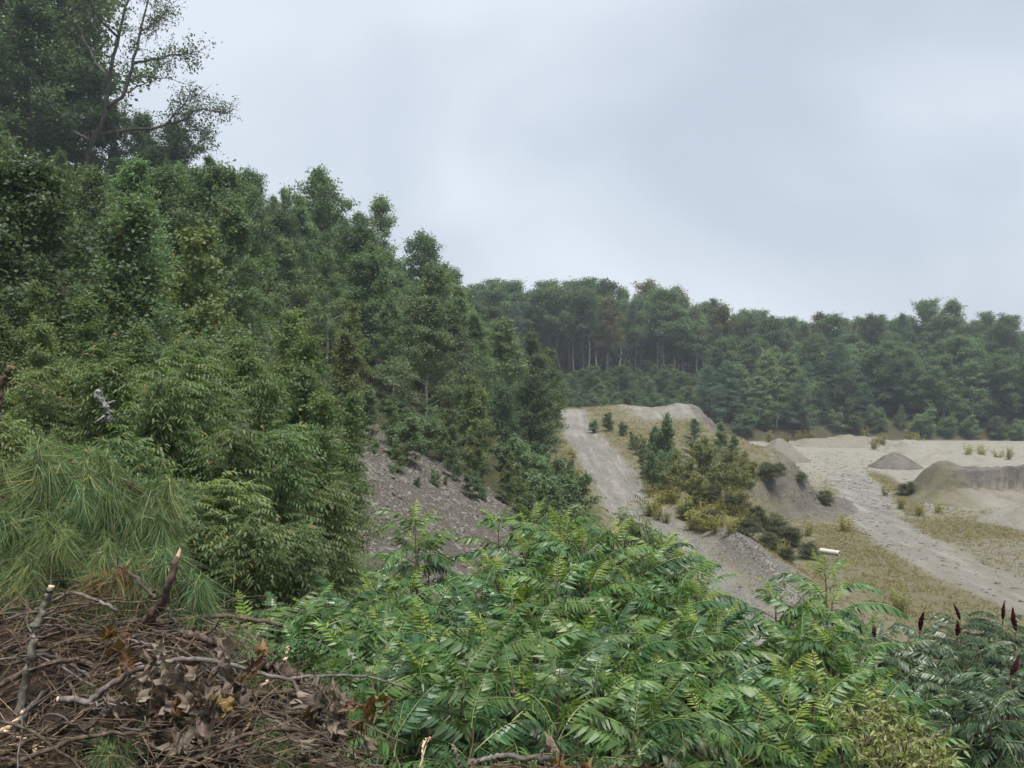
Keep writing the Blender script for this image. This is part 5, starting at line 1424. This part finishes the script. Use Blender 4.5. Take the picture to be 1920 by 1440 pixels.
branch("grey stick lying alone on the bank's edge at the bottom", [P(878, 1432, 3.68), P(905, 1424, 3.68), P(930, 1419, 3.7), P(980, 1421, 3.7), P(1033, 1421, 3.7)], .010, .012, M['weathered_wood'])
branch("short upright stick at the bottom of the thicket", [P(848, 1396, 3.75), P(855, 1415, 3.72), P(862, 1440, 3.7)], .006, .006, M['weathered_wood'])
branch("dry curled stem at the bottom edge below the thicket", [P(790, 1445, 3.7), P(792, 1410, 3.72), P(798, 1388, 3.75), P(808, 1386, 3.76)], .006, .004, M['split_wood'], twigs=3)
STK = set()
for k in range(230):
    X0 = rng_p.uniform(-2.7, -0.75); Y0 = rng_p.uniform(3.4, 4.6) if X0 < -1.2 else rng_p.uniform(3.4, 4.1)
    ln = rng_p.uniform(.2, .75); an = rng_p.normal(0, .5); c_, s_ = math.cos(an) * ln / 2, math.sin(an) * ln / 2
    lift = rng_p.uniform(.0, .20)
    za = max(pile_z(X0 - c_, Y0 - s_), pile_z(X0, Y0) - .12); zb = max(pile_z(X0 + c_, Y0 + s_), pile_z(X0, Y0) - .12)
    pth = [np.array([X0 - c_, Y0 - s_, za + lift * rng_p.uniform(.2, 1)]), np.array([X0, Y0, pile_z(X0, Y0) + lift + .02]), np.array([X0 + c_, Y0 + s_, zb + lift * rng_p.uniform(0, 1.4)])]
    x0 = CX + X0 / Y0 * F; y0 = CY - (pth[1][2] - CAMZ) / Y0 * F
    if not (0 < x0 < 700 and y0 < 1440) or words_at(x0, y0) in STK: continue
    STK.add(words_at(x0, y0))
    r = rng_p.choice([.003, .005, .007, .010, .015], p=[.32, .28, .2, .13, .07])
    mt = [M['brown_bark'], M['red_bark'], M['lichen_bark'], M['dark_bark'], M['weathered_wood']][rng_p.choice(5, p=[.35, .25, .12, .2, .08])]
    branch("%s stick in the brush pile, centred %s" % ("thin" if r < .008 else "thick" if r > .012 else "brown", words_at(x0, y0)), pth, r, r * .7, mt, "dead_stick", int(rng_p.integers(0, 4)), None, None, 6, .004, .05, .18, "dead sticks of the brush pile")

def twig_stuff():
    mb = MB()
    GXp, GYp = np.meshgrid(np.linspace(-3.5, 1, 180), np.linspace(3.3, 5.1, 90)); GZp = height(GXp, GYp) + pile_h(GXp, GYp)
    pz = lambda x, y: GZp[int((y - 3.3) / 1.8 * 89), int((x + 3.5) / 4.5 * 179)]
    for k in range(4600):
        x = rng_p.uniform(-3.4, .9); y = rng_p.uniform(3.35, 5.0)
        if x > -.75 and (y > 3.72 or rng_p.random() < .6): continue
        z = pz(x, y) + rng_p.uniform(-.01, .18 if x < -.9 else .03)
        dv = unit(np.array([rng_p.normal(0, 1), rng_p.normal(0, .7), rng_p.normal(.05, .28)])); l = rng_p.uniform(.06, .38)
        tp = curve_pts([x, y, z], dv, l, 3, rng_p.uniform(-.8, .5), rng_p, .25)
        mb.tube(tp, np.linspace(rng_p.uniform(.0013, .0036), .001, 4), 3, rng_p.random(), False)
    o = mb.obj("twig_litter", [M['twig']]); tag(o, "tangle of fine brown twigs and roots over the brush pile", "twig litter", None, "stuff")
twig_stuff()

# pine boughs: tufts of long drooping needles
def tuft_mesh(seed, mat, n=70, L=.15, droop=.5):
    rng = np.random.default_rng(seed); mb = MB()
    d = rng.normal(0, .55, (n, 3)); d[:, 0] += 1.0; d = unit(d)
    b = np.stack([rng.uniform(-.06, .03, n), rng.normal(0, .004, n), rng.normal(0, .004, n)], -1)
    ln = L * rng.uniform(.7, 1.15, n); w = .0021
    nr = unit(rng.normal(0, 1, (n, 3))); s = unit(np.cross(d, nr))
    rows = []
    for t in (0, .5, 1.0):
        c = b + d * (ln * t)[:, None]; c[:, 2] -= droop * ln * t * t
        rows.append((c + s * w * .5 * (1 - .75 * t), c - s * w * .5 * (1 - .75 * t)))
    V = np.stack([rows[0][0], rows[0][1], rows[1][0], rows[1][1], rows[2][0], rows[2][1]], 1).reshape(-1, 3)
    i = np.arange(n)[:, None] * 6
    Q = np.concatenate([i + np.array([[0, 1, 3, 2]]), i + np.array([[2, 3, 5, 4]])])
    mb.add(V, Q, None, np.repeat(rng.random(n), 6))
    return mb.mesh("needle_tuft", [mat])
TUFT = {k: [tuft_mesh(i * 5 + j, M[m], 75, .15, .35 + .25 * j) for j in range(3)] for i, (k, m) in enumerate((('g', 'bough_needle'), ('y', 'bough_yellow'), ('b', 'bough_brown')))}
def bough(label, path, n_tw, spread, kinds, hang=.35, r=.009, tuft_scale=1.0, down=.8):
    pts = smooth_path(path, len(path) * 6, .004); o0 = pts[0].copy(); n = len(pts)
    root = empty("pine_bough", tuple(o0)); tag(root, label, "pine bough", "cut pine boughs on the brush pile")
    mb = MB(); mb.tube(pts - o0, np.linspace(r, r * .3, n), 7); 
    for k in range(n_tw):
        j = int(n * (.12 + .86 * (k + rng_p.random()) / n_tw)); j = min(n - 1, j)
        p = pts[j] - o0; tg = unit(pts[min(n - 1, j + 1)] - pts[max(0, j - 1)])
        dv = unit(tg * .5 + rng_p.normal(0, .8, 3) + np.array([0, 0, -down * .5])); l = spread * rng_p.uniform(.35, 1.1)
        tp = curve_pts(p, dv, l, 4, -hang * 1.6, rng_p, .1)
        mb.tube(tp, np.linspace(r * .35, .0015, 5), 4, .5, False)
        for q in (2, 3, 4, 4):
            kd = kinds[rng_p.integers(0, len(kinds))]
            dd = unit(tp[q] - tp[q - 1] + np.array([0, 0, -down * rng_p.uniform(.1, .9)]) + rng_p.normal(0, .18, 3))
            o = bpy.data.objects.new("needle_tuft", TUFT[kd][rng_p.integers(0, 3)])
            o.location = tuple(tp[q]); o.rotation_euler = Vector(dd).to_track_quat('X', 'Z').to_euler()
            s = tuft_scale * rng_p.uniform(.8, 1.2); o.scale = (s, s, s)
            link(o, root); o["kind"] = "stuff"
    mb.obj("stem", [M['brown_bark']], root, True)
    return root
bough("long pine bough arching over the pile with hanging needles", [P(-40, 960, 4.7), P(20, 935, 4.75), P(75, 915, 4.8), P(130, 898, 4.85), P(185, 892, 4.9), P(235, 905, 4.95), P(262, 922, 5.0), P(283, 950, 5.0)], 40, .30, 'gggyy', .5, .010, 1.25, 1.2)
bough("smaller bare-arched pine bough behind the long arching one", [P(40, 890, 5.1), P(95, 872, 5.1), P(150, 870, 5.1), P(185, 890, 5.1)], 12, .25, 'ggy', .4, .007, 1.2, .9)
bough("yellowing pine bough at the left edge", [P(-60, 1000, 4.6), P(-10, 940, 4.7), P(30, 900, 4.8), P(60, 860, 4.9)], 22, .26, 'yyg', .4, .010, 1.2, .9)
bough("green pine bough in the middle behind the pile", [P(60, 1080, 4.7), P(120, 1020, 4.8), P(190, 990, 4.9), P(260, 985, 5.0)], 30, .30, 'ggggy', .45, .009, 1.25, 1.0)
bough("yellow-green pine bough at the pile's left shoulder", [P(-40, 1110, 4.4), P(30, 1070, 4.5), P(100, 1045, 4.6), P(160, 1040, 4.7)], 28, .25, 'yyyg', .35, .008, 1.1, .6)
bough("pine bough just left of the broken snag", [P(120, 1130, 4.5), P(190, 1090, 4.5), P(250, 1060, 4.55), P(310, 1050, 4.6)], 28, .26, 'gyyg', .4, .008, 1.1, .8)
bough("pine bough with a brown dead tuft above the pile", [P(100, 1120, 4.35), P(140, 1100, 4.35), P(165, 1085, 4.35), P(185, 1080, 4.35)], 6, .15, 'bby', .3, .006, .9, .6)
bough("green pine bough hanging right of the broken snag", [P(290, 1130, 4.5), P(330, 1090, 4.5), P(352, 1080, 4.5), P(372, 1110, 4.5)], 10, .2, 'ggg', .5, .006, 1.0, 1.0)
bough("pine bough beneath the stubby log", [P(300, 1200, 4.5), P(350, 1180, 4.5), P(400, 1190, 4.45), P(450, 1230, 4.4), P(480, 1270, 4.3)], 26, .22, 'gygy', .4, .007, 1.0, .6)
bough("pine bough at the bottom under the dead leaves, green fan", [P(225, 1440, 3.6), P(210, 1420, 3.55), P(200, 1408, 3.5)], 6, .10, 'gg', .2, .005, .8, .3)
bough("pine sprig low in the pile's right half", [P(440, 1440, 3.75), P(480, 1400, 3.7), P(520, 1380, 3.7), P(560, 1390, 3.7)], 12, .14, 'gyg', .4, .005, .85, .8)
bough("pine sprig among the sticks in the pile's centre", [P(120, 1340, 3.95), P(170, 1310, 3.9), P(230, 1300, 3.85), P(290, 1320, 3.8)], 12, .14, 'gyb', .4, .005, .85, .8)

# dead maple leaves
def dead_leaf_mesh(seed, mat):
    rng = np.random.default_rng(seed)
    lobes = [(0, .10), (25, .55), (42, .62), (55, .50), (68, .85), (85, .58), (100, .62), (118, .95), (132, .60), (148, .62), (162, .72), (180, 1.05)]
    pts = [(math.radians(a), r) for a, r in lobes]
    out = [(r * math.sin(a), -r * math.cos(a)) for a, r in pts] + [(-r * math.sin(a), -r * math.cos(a)) for a, r in reversed(pts[1:-1])]
    out = np.array(out) * .055 * (1 + rng.normal(0, .06, (len(out), 1)))
    inn = out * .5
    V2 = np.vstack([[[0, 0]], inn, out])
    x, y = V2[:, 0], V2[:, 1]
    cur = rng.uniform(10, 30); z = cur * (x ** 2) * rng.choice([-1, 1]) + rng.uniform(-14, 14) * y ** 2 + rng.normal(0, .007, len(x)) + rng.uniform(-12, 12) * x * y
    V = np.stack([x, y, z], -1)
    n = len(out); k = np.arange(n); k2 = (k + 1) % n
    T = np.stack([np.zeros(n, int), 1 + k, 1 + k2], -1); Q = np.stack([1 + k, 1 + n + k, 1 + n + k2, 1 + k2], -1)
    return np_mesh("dead_leaf", V, [Q, T], [mat], rng.random(len(V)) * .5 + rng.random() * .5, True)
DEAD = [dead_leaf_mesh(s, M['dead_leaf']) for s in range(6)]; GOLD = [dead_leaf_mesh(s + 20, M['dead_leaf_gold']) for s in range(3)]
def leafy(label, path, n, spread, gold=.15, size=1.1):
    root = branch(label, path, .007, .004, M['brown_bark'], "dead_maple_branch", 4, group="dead leafy branches of the brush pile")
    pts = smooth_path(path, 30); o0 = np.array(root.location)
    for k in range(n):
        p = pts[rng_p.integers(4, 30)] - o0 + rng_p.normal(0, spread, 3) * np.array([1.1, .5, .9]) + np.array([0, -.10, .03])
        o = bpy.data.objects.new("leaf", GOLD[rng_p.integers(0, 3)] if rng_p.random() < gold else DEAD[rng_p.integers(0, 6)])
        o.location = tuple(p); o.rotation_euler = (rng_p.uniform(.6, 2.2), rng_p.uniform(-.7, .7), rng_p.uniform(-1.2, 1.2))
        s = size * rng_p.uniform(.7, 1.35); o.scale = (s * rng_p.uniform(.45, .85), s * rng_p.uniform(.7, 1.1), s); link(o, root)
leafy("withered grey maple leaves hanging under the arching branch's bend", [P(300, 1225, 3.85), P(280, 1270, 3.8), P(270, 1310, 3.75), P(300, 1340, 3.7)], 26, .08)
leafy("dead maple leaves in the middle of the pile's right half", [P(380, 1250, 3.8), P(370, 1300, 3.75), P(375, 1350, 3.7), P(400, 1390, 3.68)], 36, .10, .10)
leafy("grey curled leaves low in the centre of the pile", [P(350, 1360, 3.65), P(370, 1395, 3.6), P(365, 1430, 3.58)], 24, .08, .05)
leafy("grey curled leaves at the bottom under the pale stick", [P(430, 1360, 3.65), P(440, 1400, 3.6), P(430, 1435, 3.58)], 30, .08, .05)
leafy("brown dead leaves hanging at the pile's right end", [P(600, 1290, 3.9), P(620, 1330, 3.85), P(615, 1370, 3.8), P(600, 1410, 3.75)], 30, .08, .25)
leafy("golden dead leaves under the snag", [P(250, 1190, 4.1), P(255, 1215, 4.05), P(245, 1240, 4.0)], 9, .05, .6)
leafy("tan dead leaves along the arching branch past its bend", [P(420, 1245, 3.85), P(450, 1270, 3.85), P(440, 1300, 3.82)], 12, .06, .3)
leafy("dark dead leaves between the sticks at the pile's lower left", [P(120, 1390, 3.65), P(160, 1360, 3.7), P(230, 1370, 3.7), P(270, 1400, 3.65)], 12, .07, .05)
leafy("rust dead leaves on the sumac right of the pile", [P(650, 1320, 4.1), P(690, 1330, 4.1), P(730, 1328, 4.1)], 5, .04, .8)
leafy("reddish bark and leaf scraps on the bank's edge at the bottom", [P(880, 1440, 3.66), P(960, 1436, 3.66), P(1050, 1440, 3.66), P(1220, 1438, 3.66)], 16, .06, .5, 1.0)

# ------------------------------------------------------------------ haze
def haze():
    m, nt = new_mat('haze'); out = node(nt, "ShaderNodeOutputMaterial"); v = node(nt, "ShaderNodeVolumePrincipled")
    v.inputs["Color"].default_value = (.80, .88, 1.0, 1); v.inputs["Density"].default_value = HAZE
    v.inputs["Anisotropy"].default_value = 0.2
    nt.links.new(v.outputs[0], out.inputs["Volume"])
    lo = np.array([-420, -80, -3.0]); hi = np.array([520, 920, 42.0])
    V = np.array([[(lo, hi)[i][0], (lo, hi)[j][1], (lo, hi)[k][2]] for i in (0, 1) for j in (0, 1) for k in (0, 1)])
    Q = np.array([[0, 1, 3, 2], [4, 6, 7, 5], [0, 4, 5, 1], [2, 3, 7, 6], [0, 2, 6, 4], [1, 5, 7, 3]])
    o = link(bpy.data.objects.new("haze", np_mesh("haze", V, [Q], [m]))); tag(o, "thin pale haze in the air over the pit", "haze", None, "stuff")
HAZE = 0.0006
haze()
